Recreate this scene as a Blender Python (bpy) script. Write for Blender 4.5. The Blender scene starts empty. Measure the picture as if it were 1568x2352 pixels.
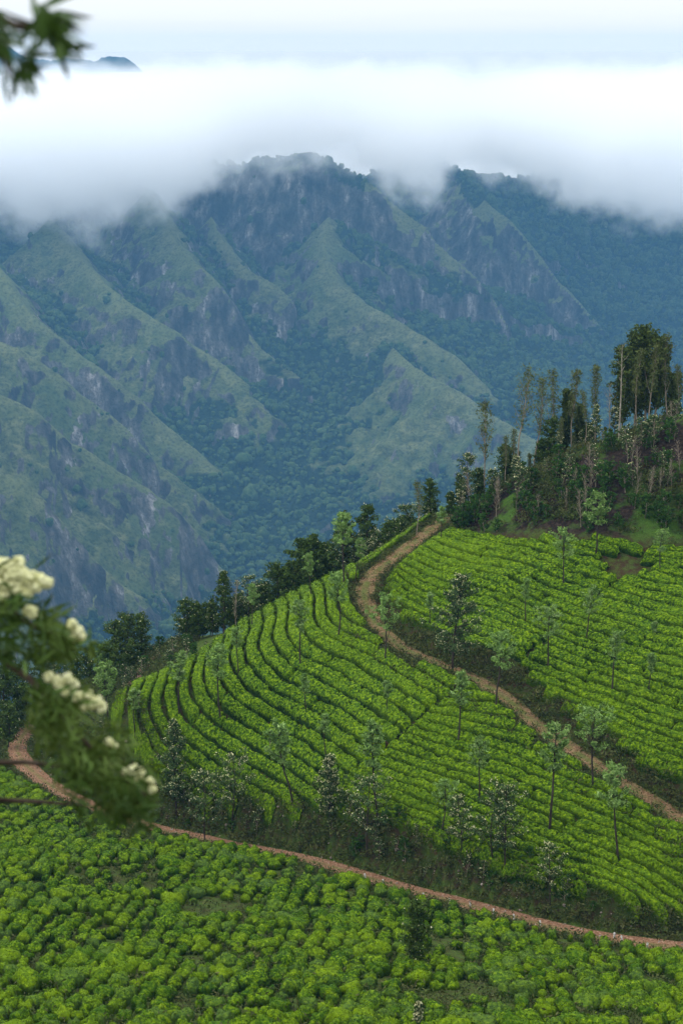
import bpy, math, random
import numpy as np
from mathutils import Vector

rng = np.random.default_rng(7)
random.seed(7)
sc = bpy.context.scene
COL = sc.collection

# ------------------------------------------------------------------ camera
PITCH = math.radians(13.3)
FV = 5500.0 / 1.2245                    # focal length in reading pixels (1568 x 2352)
cam_d = bpy.data.cameras.new('camera')
cam = bpy.data.objects.new('camera', cam_d)
COL.objects.link(cam)
cam.location = (0, 0, 0)
cam.rotation_euler = (math.pi / 2 - PITCH, 0, 0)
cam_d.sensor_fit = 'VERTICAL'
cam_d.sensor_height = 36.0
cam_d.lens = 36.0 * 5500 / 2880
cam_d.clip_start = 0.5
cam_d.clip_end = 60000
cam_d.dof.use_dof = True
cam_d.dof.focus_distance = 190
cam_d.dof.aperture_fstop = 4.6
sc.camera = cam

# ------------------------------------------------------------------ sky and sun
SUN_EL, SUN_AZ = math.radians(42), math.radians(-70)      # azimuth measured from +Y towards +X
world = bpy.data.worlds.new('World')
sc.world = world
world.use_nodes = True
wn, wl = world.node_tree.nodes, world.node_tree.links
wn.clear()
w_out = wn.new('ShaderNodeOutputWorld')
bg_sky = wn.new('ShaderNodeBackground'); bg_cl = wn.new('ShaderNodeBackground')
sky = wn.new('ShaderNodeTexSky'); sky.sky_type = 'NISHITA'; sky.sun_disc = False
sky.sun_elevation = SUN_EL; sky.sun_rotation = SUN_AZ
wl.new(sky.outputs[0], bg_sky.inputs[0]); bg_sky.inputs[1].default_value = 0.10
tc = wn.new('ShaderNodeTexCoord'); mp = wn.new('ShaderNodeMapping')
mp.inputs['Scale'].default_value = (1.1, 1.1, 16)
wl.new(tc.outputs['Generated'], mp.inputs[0])
nz = wn.new('ShaderNodeTexNoise'); nz.inputs['Scale'].default_value = 1.6; nz.inputs['Detail'].default_value = 5
nz.inputs['Roughness'].default_value = 0.5
wl.new(mp.outputs[0], nz.inputs['Vector'])
cr = wn.new('ShaderNodeValToRGB')
cr.color_ramp.elements[0].position = 0.30; cr.color_ramp.elements[0].color = (0.84, 0.885, 0.92, 1)
cr.color_ramp.elements[1].position = 0.52; cr.color_ramp.elements[1].color = (0.955, 0.985, 1.0, 1)
wl.new(nz.outputs[0], cr.inputs[0])
wl.new(cr.outputs[0], bg_cl.inputs[0])
# an overcast sky is about twice as bright overhead as at the horizon
sxz = wn.new('ShaderNodeSeparateXYZ'); wl.new(tc.outputs['Generated'], sxz.inputs[0])
mz = wn.new('ShaderNodeMath'); mz.operation = 'MAXIMUM'; mz.inputs[1].default_value = 0.0; wl.new(sxz.outputs[2], mz.inputs[0])
ma = wn.new('ShaderNodeMath'); ma.operation = 'MULTIPLY_ADD'; ma.inputs[1].default_value = 0.72; ma.inputs[2].default_value = 0.87
wl.new(mz.outputs[0], ma.inputs[0]); wl.new(ma.outputs[0], bg_cl.inputs[1])
mxs = wn.new('ShaderNodeMixShader'); mxs.inputs[0].default_value = 0.92
wl.new(bg_sky.outputs[0], mxs.inputs[1]); wl.new(bg_cl.outputs[0], mxs.inputs[2])
wl.new(mxs.outputs[0], w_out.inputs[0])

sun_d = bpy.data.lights.new('sun', 'SUN')
sun_d.energy = 1.5; sun_d.angle = math.radians(10); sun_d.color = (1.0, 0.95, 0.86)
sun = bpy.data.objects.new('sun', sun_d); COL.objects.link(sun)
sdir = Vector((math.sin(SUN_AZ) * math.cos(SUN_EL), math.cos(SUN_AZ) * math.cos(SUN_EL), math.sin(SUN_EL)))
sun.rotation_euler = sdir.to_track_quat('Z', 'Y').to_euler()

sc.view_settings.view_transform = 'Standard'
sc.view_settings.look = 'None'
sc.view_settings.gamma = 1
sc.view_settings.exposure = 0.35
sc.view_settings.use_curve_mapping = False
sc.cycles.volume_bounces = 32
sc.cycles.max_bounces = 34
sc.cycles.diffuse_bounces = 2
sc.cycles.volume_max_steps = 200
sc.cycles.use_denoising = True

# ------------------------------------------------------------------ helpers
CP, SP = math.cos(PITCH), math.sin(PITCH)
def ray(vx, vy):
    dx = (np.asarray(vx, float) - 784) / FV
    dy = (np.asarray(vy, float) - 1176) / FV
    return np.stack([dx, CP - dy * SP, -SP - dy * CP], -1)
def at(vx, vy, Y):
    d = ray(vx, vy)
    return d * (np.asarray(Y, float) / d[..., 1])[..., None]

def _h(ix, iy, s):
    n = (ix.astype(np.int64) * 374761393 + iy.astype(np.int64) * 668265263 + s * 2147483647) & 0xFFFFFFFF
    n = ((n ^ (n >> 13)) * 1274126177) & 0xFFFFFFFF
    n = (n ^ (n >> 16)) & 0xFFFF
    return n / 32767.5 - 1.0
def vn(x, y, s=0):
    x = np.asarray(x, float); y = np.asarray(y, float)
    ix = np.floor(x); iy = np.floor(y); fx = x - ix; fy = y - iy
    fx = fx * fx * fx * (fx * (fx * 6 - 15) + 10); fy = fy * fy * fy * (fy * (fy * 6 - 15) + 10)
    a = _h(ix, iy, s); b = _h(ix + 1, iy, s); c = _h(ix, iy + 1, s); d = _h(ix + 1, iy + 1, s)
    return (a + (b - a) * fx) * (1 - fy) + (c + (d - c) * fx) * fy
def fbm(x, y, s=0, o=4, g=0.5):
    r = 0; a = 1.0; t = 0
    for k in range(o):
        r = r + a * vn(x * 2 ** k + 17.3 * k, y * 2 ** k - 9.1 * k, s + k); t += a; a *= g
    return r / t
def ss(a, b, x):
    t = np.clip((x - a) / (b - a), 0, 1)
    return t * t * (3 - 2 * t)

class TPS:
    def __init__(s, pts, val, lam=0.0):
        s.p = np.asarray(pts, float); n = len(s.p)
        s.m = s.p.mean(0); s.k = 50.0
        q = (s.p - s.m) / s.k; s.q = q
        K = s.U(((q[:, None] - q[None]) ** 2).sum(-1)) + lam * np.eye(n)
        P = np.c_[np.ones(n), q]
        A = np.block([[K, P], [P.T, np.zeros((3, 3))]])
        s.w = np.linalg.solve(A, np.r_[np.asarray(val, float), 0, 0, 0])
    @staticmethod
    def U(r2):
        return 0.5 * r2 * np.log(np.maximum(r2, 1e-12))
    def __call__(s, x, y):
        x = np.asarray(x, float); y = np.asarray(y, float); sh = x.shape
        a = (x.ravel() - s.m[0]) / s.k; b = (y.ravel() - s.m[1]) / s.k
        r = s.w[-3] + s.w[-2] * a + s.w[-1] * b
        for (u, v), w in zip(s.q, s.w):
            r = r + w * s.U((a - u) ** 2 + (b - v) ** 2)
        return r.reshape(sh)

def polydist(x, y, P):
    """signed distance to polyline, nearest z/other columns, arc length (left of direction is positive)"""
    P = np.asarray(P, float); x = np.asarray(x, float); y = np.asarray(y, float)
    best = np.full(x.shape, 1e18); sg = np.ones(x.shape); zz = np.zeros(x.shape); aa = np.zeros(x.shape)
    L = 0.0
    for i in range(len(P) - 1):
        ax, ay = P[i, :2]; bx, by = P[i + 1, :2]; dx, dy = bx - ax, by - ay
        l2 = dx * dx + dy * dy; l = math.sqrt(l2)
        t = np.clip(((x - ax) * dx + (y - ay) * dy) / l2, 0, 1)
        ex = x - ax - t * dx; ey = y - ay - t * dy
        d2 = ex * ex + ey * ey
        m = d2 < best
        best = np.where(m, d2, best)
        sg = np.where(m, np.sign(dx * (y - ay) - dy * (x - ax) + 1e-9), sg)
        if P.shape[1] > 2: zz = np.where(m, P[i, 2] + t * (P[i + 1, 2] - P[i, 2]), zz)
        aa = np.where(m, L + t * l, aa)
        L += l
    return np.sqrt(best) * sg, zz, aa
def inpoly(x, y, P):
    x = np.asarray(x, float); y = np.asarray(y, float); c = np.zeros(x.shape, bool); n = len(P)
    for i in range(n):
        x0, y0 = P[i][:2]; x1, y1 = P[(i + 1) % n][:2]
        if y0 == y1: continue
        m = ((y0 > y) != (y1 > y)) & (x < (x1 - x0) * (y - y0) / (y1 - y0) + x0)
        c ^= m
    return c

def mesh_np(name, V, F, smooth=True):
    V = np.asarray(V, np.float32).reshape(-1, 3); F = np.asarray(F, np.int32)
    m = bpy.data.meshes.new(name)
    k = F.shape[1]
    m.vertices.add(len(V)); m.vertices.foreach_set('co', V.ravel())
    m.loops.add(F.size); m.loops.foreach_set('vertex_index', F.ravel())
    m.polygons.add(len(F)); m.polygons.foreach_set('loop_start', np.arange(0, F.size, k, dtype=np.int32))
    m.polygons.foreach_set('use_smooth', np.full(len(F), smooth))
    m.update(calc_edges=True)
    return m
def attr(m, name, v):
    a = m.attributes.new(name, 'FLOAT', 'POINT'); a.data.foreach_set('value', np.asarray(v, np.float32).ravel())
def obj(name, m, mat=None, parent=None, loc=None, **tags):
    o = bpy.data.objects.new(name, m); COL.objects.link(o)
    if mat is not None and m is not None and not m.materials: m.materials.append(mat)
    if parent is not None: o.parent = parent
    if loc is not None: o.location = loc
    for k, v in tags.items(): o[k] = v
    return o
def grid_faces(nu, nv):
    i = np.arange(nu - 1)[:, None] * nv + np.arange(nv - 1)[None]
    return np.stack([i, i + nv, i + nv + 1, i + 1], -1).reshape(-1, 4)

def leafquads(C, a, b, up=0.35, rr=None):
    """randomly turned leaf faces of half size a x b at the points C"""
    C = np.asarray(C, float); n = len(C)
    n1 = rng.normal(0, 1, (n, 3)); n1[:, 2] += up * np.sign(rng.normal(0, 1, n)) ; n1 /= np.linalg.norm(n1, axis=1)[:, None]
    t = rng.normal(0, 1, (n, 3)); t -= (t * n1).sum(1)[:, None] * n1; t /= np.linalg.norm(t, axis=1)[:, None]
    u = np.cross(n1, t)
    k = rng.uniform(.65, 1.35, n)[:, None]
    t = t * k * a; u = u * k * b
    V = np.stack([C - t, C + u, C + t, C - u], 1).reshape(-1, 3)
    return V, np.arange(n * 4).reshape(n, 4)

# ---- node material helpers
class M:
    def __init__(s, name, rough=0.8, spec=0.2):
        s.m = bpy.data.materials.new(name); s.m.use_nodes = True
        s.n = s.m.node_tree.nodes; s.l = s.m.node_tree.links
        s.b = s.n['Principled BSDF']; s.b.inputs['Roughness'].default_value = rough
        s.b.inputs['Specular IOR Level'].default_value = spec
        s.pos = s.n.new('ShaderNodeNewGeometry').outputs['Position']
    def noise(s, scale, detail=4, rough=0.55, vec=None, stretch=None):
        v = vec or s.pos
        if stretch:
            mp = s.n.new('ShaderNodeMapping'); mp.inputs['Scale'].default_value = stretch; s.l.new(v, mp.inputs[0]); v = mp.outputs[0]
        t = s.n.new('ShaderNodeTexNoise'); t.inputs['Scale'].default_value = scale
        t.inputs['Detail'].default_value = detail; t.inputs['Roughness'].default_value = rough
        s.l.new(v, t.inputs['Vector']); return t.outputs[0]
    def voro(s, scale, vec=None, out='Distance'):
        t = s.n.new('ShaderNodeTexVoronoi'); t.inputs['Scale'].default_value = scale
        s.l.new(vec or s.pos, t.inputs['Vector']); return t.outputs[out]
    def ramp(s, fac, stops):
        r = s.n.new('ShaderNodeValToRGB'); e = r.color_ramp.elements
        while len(e) < len(stops): e.new(0.5)
        for k, (p, c) in enumerate(stops):
            e[k].position = p; e[k].color = (c if hasattr(c, '__len__') else (c, c, c)) + (1,) if hasattr(c, '__len__') else (c, c, c, 1)
        s.l.new(fac, r.inputs[0]); return r.outputs[0]
    def mix(s, fac, a, b, mode='MIX'):
        x = s.n.new('ShaderNodeMix'); x.data_type = 'RGBA'; x.blend_type = mode
        for i, v in ((0, fac), (6, a), (7, b)):
            if hasattr(v, 'is_output'): s.l.new(v, x.inputs[i])
            elif i == 0: x.inputs[0].default_value = v
            else: x.inputs[i].default_value = tuple(v) + (1,)
        return x.outputs[2]
    def math(s, op, a, b=0.0, clamp=False):
        x = s.n.new('ShaderNodeMath'); x.operation = op; x.use_clamp = clamp
        for i, v in enumerate((a, b)):
            if hasattr(v, 'is_output'): s.l.new(v, x.inputs[i])
            else: x.inputs[i].default_value = v
        return x.outputs[0]
    def attr(s, name, typ='GEOMETRY'):
        a = s.n.new('ShaderNodeAttribute'); a.attribute_name = name; a.attribute_type = typ; return a.outputs['Fac']
    def rnd(s):
        return s.n.new('ShaderNodeObjectInfo').outputs['Random']
    def bump(s, h, strength=0.5, dist=0.1):
        b = s.n.new('ShaderNodeBump'); b.inputs['Strength'].default_value = strength; b.inputs['Distance'].default_value = dist
        s.l.new(h, b.inputs['Height']); s.l.new(b.outputs[0], s.b.inputs['Normal'])
    def done(s, col):
        if hasattr(col, 'is_output'): s.l.new(col, s.b.inputs['Base Color'])
        else: s.b.inputs['Base Color'].default_value = tuple(col) + (1,)
        return s.m

#@@MATERIALS
# ------------------------------------------------------------------ materials
def tea_material(name, pale=0.0):
    t = M(name, 0.7, 0.06)
    fine = t.noise(3.6, 4, 0.75); mid = t.noise(0.8, 3); big = t.noise(0.06, 3)
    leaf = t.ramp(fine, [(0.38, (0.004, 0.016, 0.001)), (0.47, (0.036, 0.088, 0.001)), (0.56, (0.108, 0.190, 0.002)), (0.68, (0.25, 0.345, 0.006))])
    old_shade = t.ramp(fine, [(0.35, (0.004, 0.012, 0.001)), (0.65, (0.018, 0.050, 0.003))])
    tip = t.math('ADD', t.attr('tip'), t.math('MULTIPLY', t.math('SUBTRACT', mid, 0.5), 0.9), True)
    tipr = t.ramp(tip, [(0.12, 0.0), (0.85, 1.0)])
    c = t.mix(tipr, old_shade, leaf)  # sides: darker older leaves, with shade between plants deepened in the colour
    c = t.mix(t.ramp(big, [(0.42, 0.0), (0.68, 0.5)]), c, t.mix(0.75, c, (0.135, 0.225, 0.003)))
    c = t.mix(t.math('MULTIPLY', t.ramp(mid, [(0.5, 0.0), (0.75, 1.0)]), 0.35), c, (0.025, 0.085, 0.006))
    if pale:
        c = t.mix(t.ramp(t.rnd(), [(0.0, 0.55), (0.30, 0.0)]), c, (0.060, 0.105, 0.028))
        c = t.mix(t.ramp(t.rnd(), [(0.30, 0.0), (0.45, 0.5), (0.6, 0.0)]), c, (0.020, 0.070, 0.004))
        c = t.mix(t.math('MULTIPLY', tip, t.ramp(t.rnd(), [(0.66, 0.0), (1.0, 0.5)])), c, (0.155, 0.235, 0.003))
    t.bump(fine, 0.9, 0.12)
    return t.done(c)
MT_TEA = tea_material('tea_leaves')
MT_BUSH = tea_material('tea_bush_leaves', 1)

t = M('hill_soil', 0.95, 0.1)
g = t.noise(1.2, 5, 0.65); g2 = t.noise(0.12, 3); f = t.noise(9, 3, 0.7)
soil = t.ramp(f, [(0.3, (0.018, 0.011, 0.006)), (0.7, (0.060, 0.034, 0.018))])
grs = t.ramp(f, [(0.3, (0.018, 0.040, 0.006)), (0.7, (0.075, 0.115, 0.018))])
c = t.mix(t.math('ADD', t.ramp(g, [(0.42, 0.0), (0.60, 0.8)]), t.math('MULTIPLY', t.attr('grass'), 0.7), True), soil, grs)
rock_ = t.ramp(t.noise(3.5, 4, 0.7), [(0.35, (0.012, 0.009, 0.006)), (0.62, (0.050, 0.028, 0.018)), (0.76, (0.12, 0.09, 0.07))])
c = t.mix(t.attr('bank'), c, t.mix(t.ramp(g, [(0.38, 0.0), (0.54, 0.9)]), rock_, (0.022, 0.042, 0.008)))
burn = t.ramp(t.noise(2.6, 5, 0.7), [(0.38, (0.007, 0.005, 0.005)), (0.58, (0.030, 0.020, 0.016)), (0.72, (0.075, 0.055, 0.040))])
grn = t.ramp(f, [(0.3, (0.020, 0.060, 0.006)), (0.7, (0.08, 0.17, 0.02))])
c = t.mix(t.attr('burnt'), c, t.mix(t.ramp(t.noise(0.22, 5, 0.6), [(0.50, 0.0), (0.60, 0.75)]), burn, grn))
t.bump(g, 0.8, 0.3)
MT_SOIL = t.done(c)

t = M('red_dirt', 0.95, 0.1)
f = t.noise(5, 5, 0.7); g = t.noise(0.8, 4)
c = t.ramp(f, [(0.3, (0.075, 0.038, 0.022)), (0.50, (0.18, 0.092, 0.052)), (0.68, (0.38, 0.25, 0.17))])
gr = t.math('MULTIPLY', t.attr('grass'), t.ramp(g, [(0.36, 0.25), (0.55, 1.0)]), True)
c = t.mix(gr, c, t.ramp(f, [(0.3, (0.05, 0.055, 0.015)), (0.7, (0.13, 0.15, 0.04))]))
t.bump(f, 0.8, 0.08)
MT_ROAD = t.done(c)

t = M('mountain_ground', 0.95, 0.1)
f = t.noise(0.055, 6, 0.68); g = t.noise(0.010, 5, 0.6); fine = t.noise(0.22, 4, 0.7)
grass = t.ramp(f, [(0.34, (0.044, 0.056, 0.018)), (0.50, (0.098, 0.116, 0.038)), (0.66, (0.185, 0.195, 0.080))])
grass = t.mix(t.ramp(g, [(0.4, 0.0), (0.62, 0.6)]), grass, (0.070, 0.110, 0.028))
grass = t.mix(t.math('MULTIPLY', t.attr('crest'), .45), grass, (0.17, 0.19, 0.075))  # paints sunlit crest highlights into the colour as lighter, drier grass
rv = t.noise(0.05, 6, 0.7, stretch=(1.0, 0.6, 0.16))
rock = t.ramp(rv, [(0.38, (0.026, 0.025, 0.020)), (0.50, (0.070, 0.066, 0.055)), (0.60, (0.14, 0.13, 0.112)), (0.70, (0.40, 0.37, 0.34))])
forest = t.ramp(fine, [(0.35, (0.008, 0.017, 0.006)), (0.65, (0.022, 0.042, 0.012))])
rk = t.math('ADD', t.attr('rock'), t.math('MULTIPLY', t.math('SUBTRACT', f, 0.5), 2.0), False)
c = t.mix(t.ramp(rk, [(0.50, 0.0), (0.66, 1.0)]), grass, rock)
c = t.mix(t.math('MULTIPLY', t.ramp(fine, [(0.40, 1.0), (0.50, 0.0)]), 0.38), c, forest)
fo = t.math('ADD', t.attr('forest'), t.math('MULTIPLY', t.math('SUBTRACT', f, 0.5), 1.2), False)
c = t.mix(t.ramp(fo, [(0.40, 0.0), (0.55, 1.0)]), c, forest)
t.bump(t.math('ADD', f, t.math('MULTIPLY', rv, 0.6)), 1.0, 14.0)
MT_MOUNT = t.done(c)

t = M('forest_canopy', 0.9, 0.1)
c = t.ramp(t.noise(0.25, 3, 0.7), [(0.3, (0.012, 0.026, 0.006)), (0.55, (0.040, 0.074, 0.016)), (0.75, (0.10, 0.13, 0.04))])
c = t.mix(t.math('MULTIPLY', t.ramp(t.noise(0.02, 2), [(0.5, 0.0), (0.7, 1.0)]), 0.5), c, (0.055, 0.085, 0.022))
MT_CANOPY = t.done(c)
#@@GROUND
# ------------------------------------------------------------------ roads and ground
R1V = [(1700, 2200, 146.5), (1568, 2180, 148.3), (1500, 2172, 149.3), (1400, 2160, 151), (1300, 2140, 153), (1200, 2115, 156), (1100, 2087, 159.3), (1000, 2062, 162.7),
       (900, 2035, 167), (800, 2003, 171), (700, 1975, 175.6), (600, 1955, 180.2), (520, 1942, 183.5), (450, 1925, 187), (360, 1908, 190), (290, 1885, 195),
       (200, 1850, 202.5), (120, 1810, 210.5), (65, 1765, 218.8), (42, 1735, 224.5), (40, 1712, 229), (55, 1685, 235), (85, 1660, 241), (115, 1645, 245)]
R1 = np.array([at(*p) for p in R1V])
R2V = [(1700, 1950, 153.5), (1568, 1875, 162.5), (1500, 1830, 165.3), (1430, 1790, 167.8), (1360, 1745, 171.5), (1290, 1695, 175.3), (1220, 1645, 179.6), (1170, 1600, 182.8), (1110, 1560, 186.3),
       (1060, 1537, 189), (1000, 1514, 193), (940, 1490, 198), (890, 1455, 202.5), (860, 1420, 205.7), (840, 1380, 209), (835, 1345, 212), (860, 1307, 215.5), (905, 1275, 218),
       (960, 1232, 222.5), (1000, 1200, 226), (1025, 1185, 229), (1040, 1175, 236)]
R2 = np.array([at(*p) for p in R2V])
def resample(P, step):
    P = np.asarray(P, float)
    # smooth (Chaikin) then even spacing
    for _ in range(2):
        Q = np.empty((2 * len(P) - 2, P.shape[1])); Q[0::2] = P[:-1] * .75 + P[1:] * .25; Q[1::2] = P[:-1] * .25 + P[1:] * .75
        P = np.vstack([P[:1], Q, P[-1:]])
    d = np.r_[0, np.cumsum(np.linalg.norm(np.diff(P[:, :2], axis=0), axis=1))]
    s = np.arange(0, d[-1], step)
    return np.stack([np.interp(s, d, P[:, k]) for k in range(P.shape[1])], -1)
R1s = resample(R1, 1.0); R2s = resample(R2, 1.0)

low_c = [tuple(p) for p in R1] + [tuple(at(*p)) for p in [(784, 2352, 105), (0, 2352, 112), (1568, 2352, 110), (400, 2352, 108), (1180, 2352, 106),
        (0, 2000, 160), (0, 1850, 196), (0, 1700, 238), (300, 2150, 140), (1200, 2250, 127)]]
low_c += [(0, 0, -1.9), (0, 50, -31), (-30, 60, -38), (35, 60, -37), (-80, 120, -72), (-75, 240, -96), (70, 110, -58), (90, 150, -68), (-50, 0, -14), (60, 0, -12),
          (-60, 300, -150), (0, -30, 2)]
low_c = np.array(low_c)
LOW = TPS(low_c[:, :2], low_c[:, 2], 0.0003)
up_v = [(350, 1840, 194), (590, 1850, 184), (870, 1890, 172), (1010, 1960, 164.5), (1240, 2010, 158), (1420, 2090, 151.8), (1568, 2060, 153), (1700, 2080, 150),
        (1300, 1235, 210.8), (1568, 1245, 205.6), (1150, 1225, 217), (1040, 1205, 224), (1568, 950, 228), (1300, 1050, 226), (1450, 1000, 228), (1170, 1110, 230), (1080, 1165, 231),
        (800, 1345, 212), (720, 1375, 211.5), (640, 1415, 211), (560, 1460, 210), (430, 1520, 208), (330, 1560, 206), (250, 1600, 203), (235, 1700, 198), (250, 1835, 196), (180, 1770, 206),
        (700, 1350, 222), (600, 1400, 221), (780, 1310, 221), (880, 1255, 225), (520, 1450, 219), (450, 1490, 219), (380, 1470, 236), (300, 1545, 227), (200, 1600, 232), (440, 1455, 240),
        (130, 1600, 250)]
up_c = [tuple(p) for p in R2] + [tuple(at(*p) - np.array([0, 0, 0.8 if p[1] > 1195 else 0.0])) for p in up_v]
up_c += [(-22, 262, -92), (-60, 262, -112), (15, 250, -80), (0, 290, -118), (35, 262, -76), (60, 256, -62), (60, 300, -98), (100, 262, -44), (120, 310, -75), (110, 215, -30), (110, 160, -46), (-60, 330, -165),
         (0, 235, -70)]
up_c = np.array(up_c)
UPP = TPS(up_c[:, :2], up_c[:, 2], 0.0003)

GX0, GX1, GY0, GY1, GS = -95.0, 125.0, -12.0, 318.0, 0.8
gx = np.arange(GX0, GX1 + .01, GS); gy = np.arange(GY0, GY1 + .01, GS)
X, Y = np.meshgrid(gx, gy, indexing='ij')
d1, z1, s1 = polydist(X, Y, R1s)       # R1 runs right to left: hill side (farther) is the right-hand side -> negative
d1 = -d1
low = LOW(X, Y); upp = UPP(X, Y)
bw = 0.6 + 0.6 * (0.5 + 0.5 * fbm(s1 * 0.06, s1 * 0, 3, 2))
edge = 1.75
Z = low + (upp - low) * ss(0, 1, (d1 - edge) / (bw + 0.8))
onroad = 1 - ss(1.4, 2.4, np.abs(d1)); Z = Z * (1 - onroad) + (z1) * onroad
d2, z2, s2 = polydist(X, Y, R2s)       # uphill side is the right-hand side -> negative
d2 = -d2
r2w = 2.0
cutw = ss(r2w, r2w + 1.1, d2) * ss(-1, 1, d2)
on2 = np.where(d2 > 0, 1 - ss(r2w, r2w + 1.0, d2), 1 - ss(1.6, 3.2, -d2)) * (d1 > 5)
zr2 = z2 - 0.45
Z = Z * (1 - on2) + zr2 * on2
rough = 0.14 * fbm(X * .35, Y * .35, 5, 3) + 0.5 * fbm(X * .05, Y * .05, 8, 2) * ss(3, 12, np.minimum(np.abs(d1), np.abs(d2)))
burnt_m = ss(0, 2.5, (Y - np.interp(X, at([1040, 1150, 1300, 1568, 1700], [1205, 1222, 1233, 1243, 1245], [224, 217, 210.8, 205.6, 203])[:, 0],
             [224, 217, 210.8, 205.6, 203]))) * (X > at(1035, 1205, 224)[0] - 0.5)
rough = rough + burnt_m * 0.45 * fbm(X * .45, Y * .45, 15, 3)
bankm = ss(0.3, 1, (d1 - edge + .3) / 1.0) * (1 - ss(0.6, 1.25, (d1 - edge) / (bw + 0.8)))
bank2 = ss(r2w, r2w + .4, d2) * (1 - ss(r2w + .9, r2w + 1.5, d2)) * (d1 > 6)
rough = rough + bankm * 0.5 * fbm(X * .8, Y * .8, 21, 3)
Z = Z + rough * (1 - onroad) * (1 - on2)
def H(x, y):
    x = np.asarray(x, float); y = np.asarray(y, float)
    u = np.clip((x - GX0) / GS, 0, len(gx) - 1.001); v = np.clip((y - GY0) / GS, 0, len(gy) - 1.001)
    i = u.astype(int); j = v.astype(int); a = u - i; b = v - j
    return (Z[i, j] * (1 - a) + Z[i + 1, j] * a) * (1 - b) + (Z[i, j + 1] * (1 - a) + Z[i + 1, j + 1] * a) * b
def hit(vx, vy, y0=60, y1=300, up=0.0):
    """where the sight line of a reading pixel meets the ground"""
    d = ray(vx, vy); d = d / d[..., 1:2] if d.ndim > 1 else d / d[1]
    ys = np.arange(y0, y1, 0.25)
    P = np.atleast_2d(d)[:, None, :] * ys[None, :, None]
    below = P[..., 2] < H(P[..., 0], P[..., 1]) + up
    k = np.argmax(below, 1); ok = below.any(1)
    k = np.where(ok, k, len(ys) - 1)
    r = P[np.arange(len(k)), k]; r[:, 2] = H(r[:, 0], r[:, 1])
    return r if d.ndim > 1 else r[0]

gm = mesh_np('hillside', np.stack([X, Y, Z], -1), grid_faces(len(gx), len(gy)))
attr(gm, 'bank', np.clip(bankm + bank2, 0, 1))
attr(gm, 'burnt', burnt_m)
dk = (d1 < -3) & (Y > 60)
attr(gm, 'grass', np.clip(1.2 * ((X < -6) & (Y > 207)) + (1 - ss(2.5, 4.5, np.abs(d1))) * (1 - bankm) + 0.6 * ((d1 < 0) & (Y > 60)) + 0.8 * ss(215, 235, Y), 0, 1))
obj('hillside', gm, MT_SOIL, kind='structure')

def ribbon(name, R, half, n, zoff, rut, mat, kind='structure', grass=None, lift=0.0):
    P = resample(R, 0.4)
    T = np.gradient(P[:, :2], axis=0); T /= np.linalg.norm(T, axis=1)[:, None]
    N = np.stack([-T[:, 1], T[:, 0]], -1)
    u = np.linspace(-1, 1, n)
    hw = half * (1 + 0.12 * vn(np.arange(len(P)) * .05, np.zeros(len(P)), 9))
    V = np.zeros((len(P), n, 3))
    for j, a in enumerate(u):
        off = a * hw
        V[:, j, 0] = P[:, 0] + N[:, 0] * off; V[:, j, 1] = P[:, 1] + N[:, 1] * off
        ed = 0.16 * vn(np.arange(len(P)) * .2, np.full(len(P), a * 3.0), 12)
        z = H(V[:, j, 0], V[:, j, 1]) + zoff + lift
        if abs(a) > .99: z = z - 0.35
        V[:, j, 2] = z - rut * math.exp(-((abs(a) - .52) / .16) ** 2) + 0.03 * ed
    m = mesh_np(name, V, grid_faces(len(P), n)[:, ::-1])
    if grass is not None: attr(m, 'grass', np.tile(grass(u), (len(P), 1)))
    return obj(name, m, mat, kind=kind)
ribbon('dirt_road', R1, 1.5, 13, 0.10, 0.07, MT_ROAD, grass=lambda u: np.clip(0.75 * np.exp(-(u / .2) ** 2) + ss(.78, 1, np.abs(u)), 0, 1))
ribbon('dirt_path', R2, 1.3, 13, 0.10, 0.06, MT_ROAD, grass=lambda u: np.clip(1.0 * np.exp(-((u - .05) / .28) ** 2) + ss(.60, .9, np.abs(u)) + .35, 0, 1))
SC = hit([392, 362, 345, 335, 318, 300, 282], [1488, 1497, 1512, 1530, 1552, 1572, 1590], y0=216)
MT_SCAR = M('scar_earth', .95, .1); f_ = MT_SCAR.noise(2.5, 5, .7); MT_SCAR.bump(f_, .9, .2)
MT_SCAR = MT_SCAR.done(MT_SCAR.ramp(f_, [(.35, (.09, .045, .028)), (.5, (.21, .12, .085)), (.68, (.42, .32, .26))]))
ribbon('earth_scar', SC, 1.5, 7, 0.06, 0.0, MT_SCAR)
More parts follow.
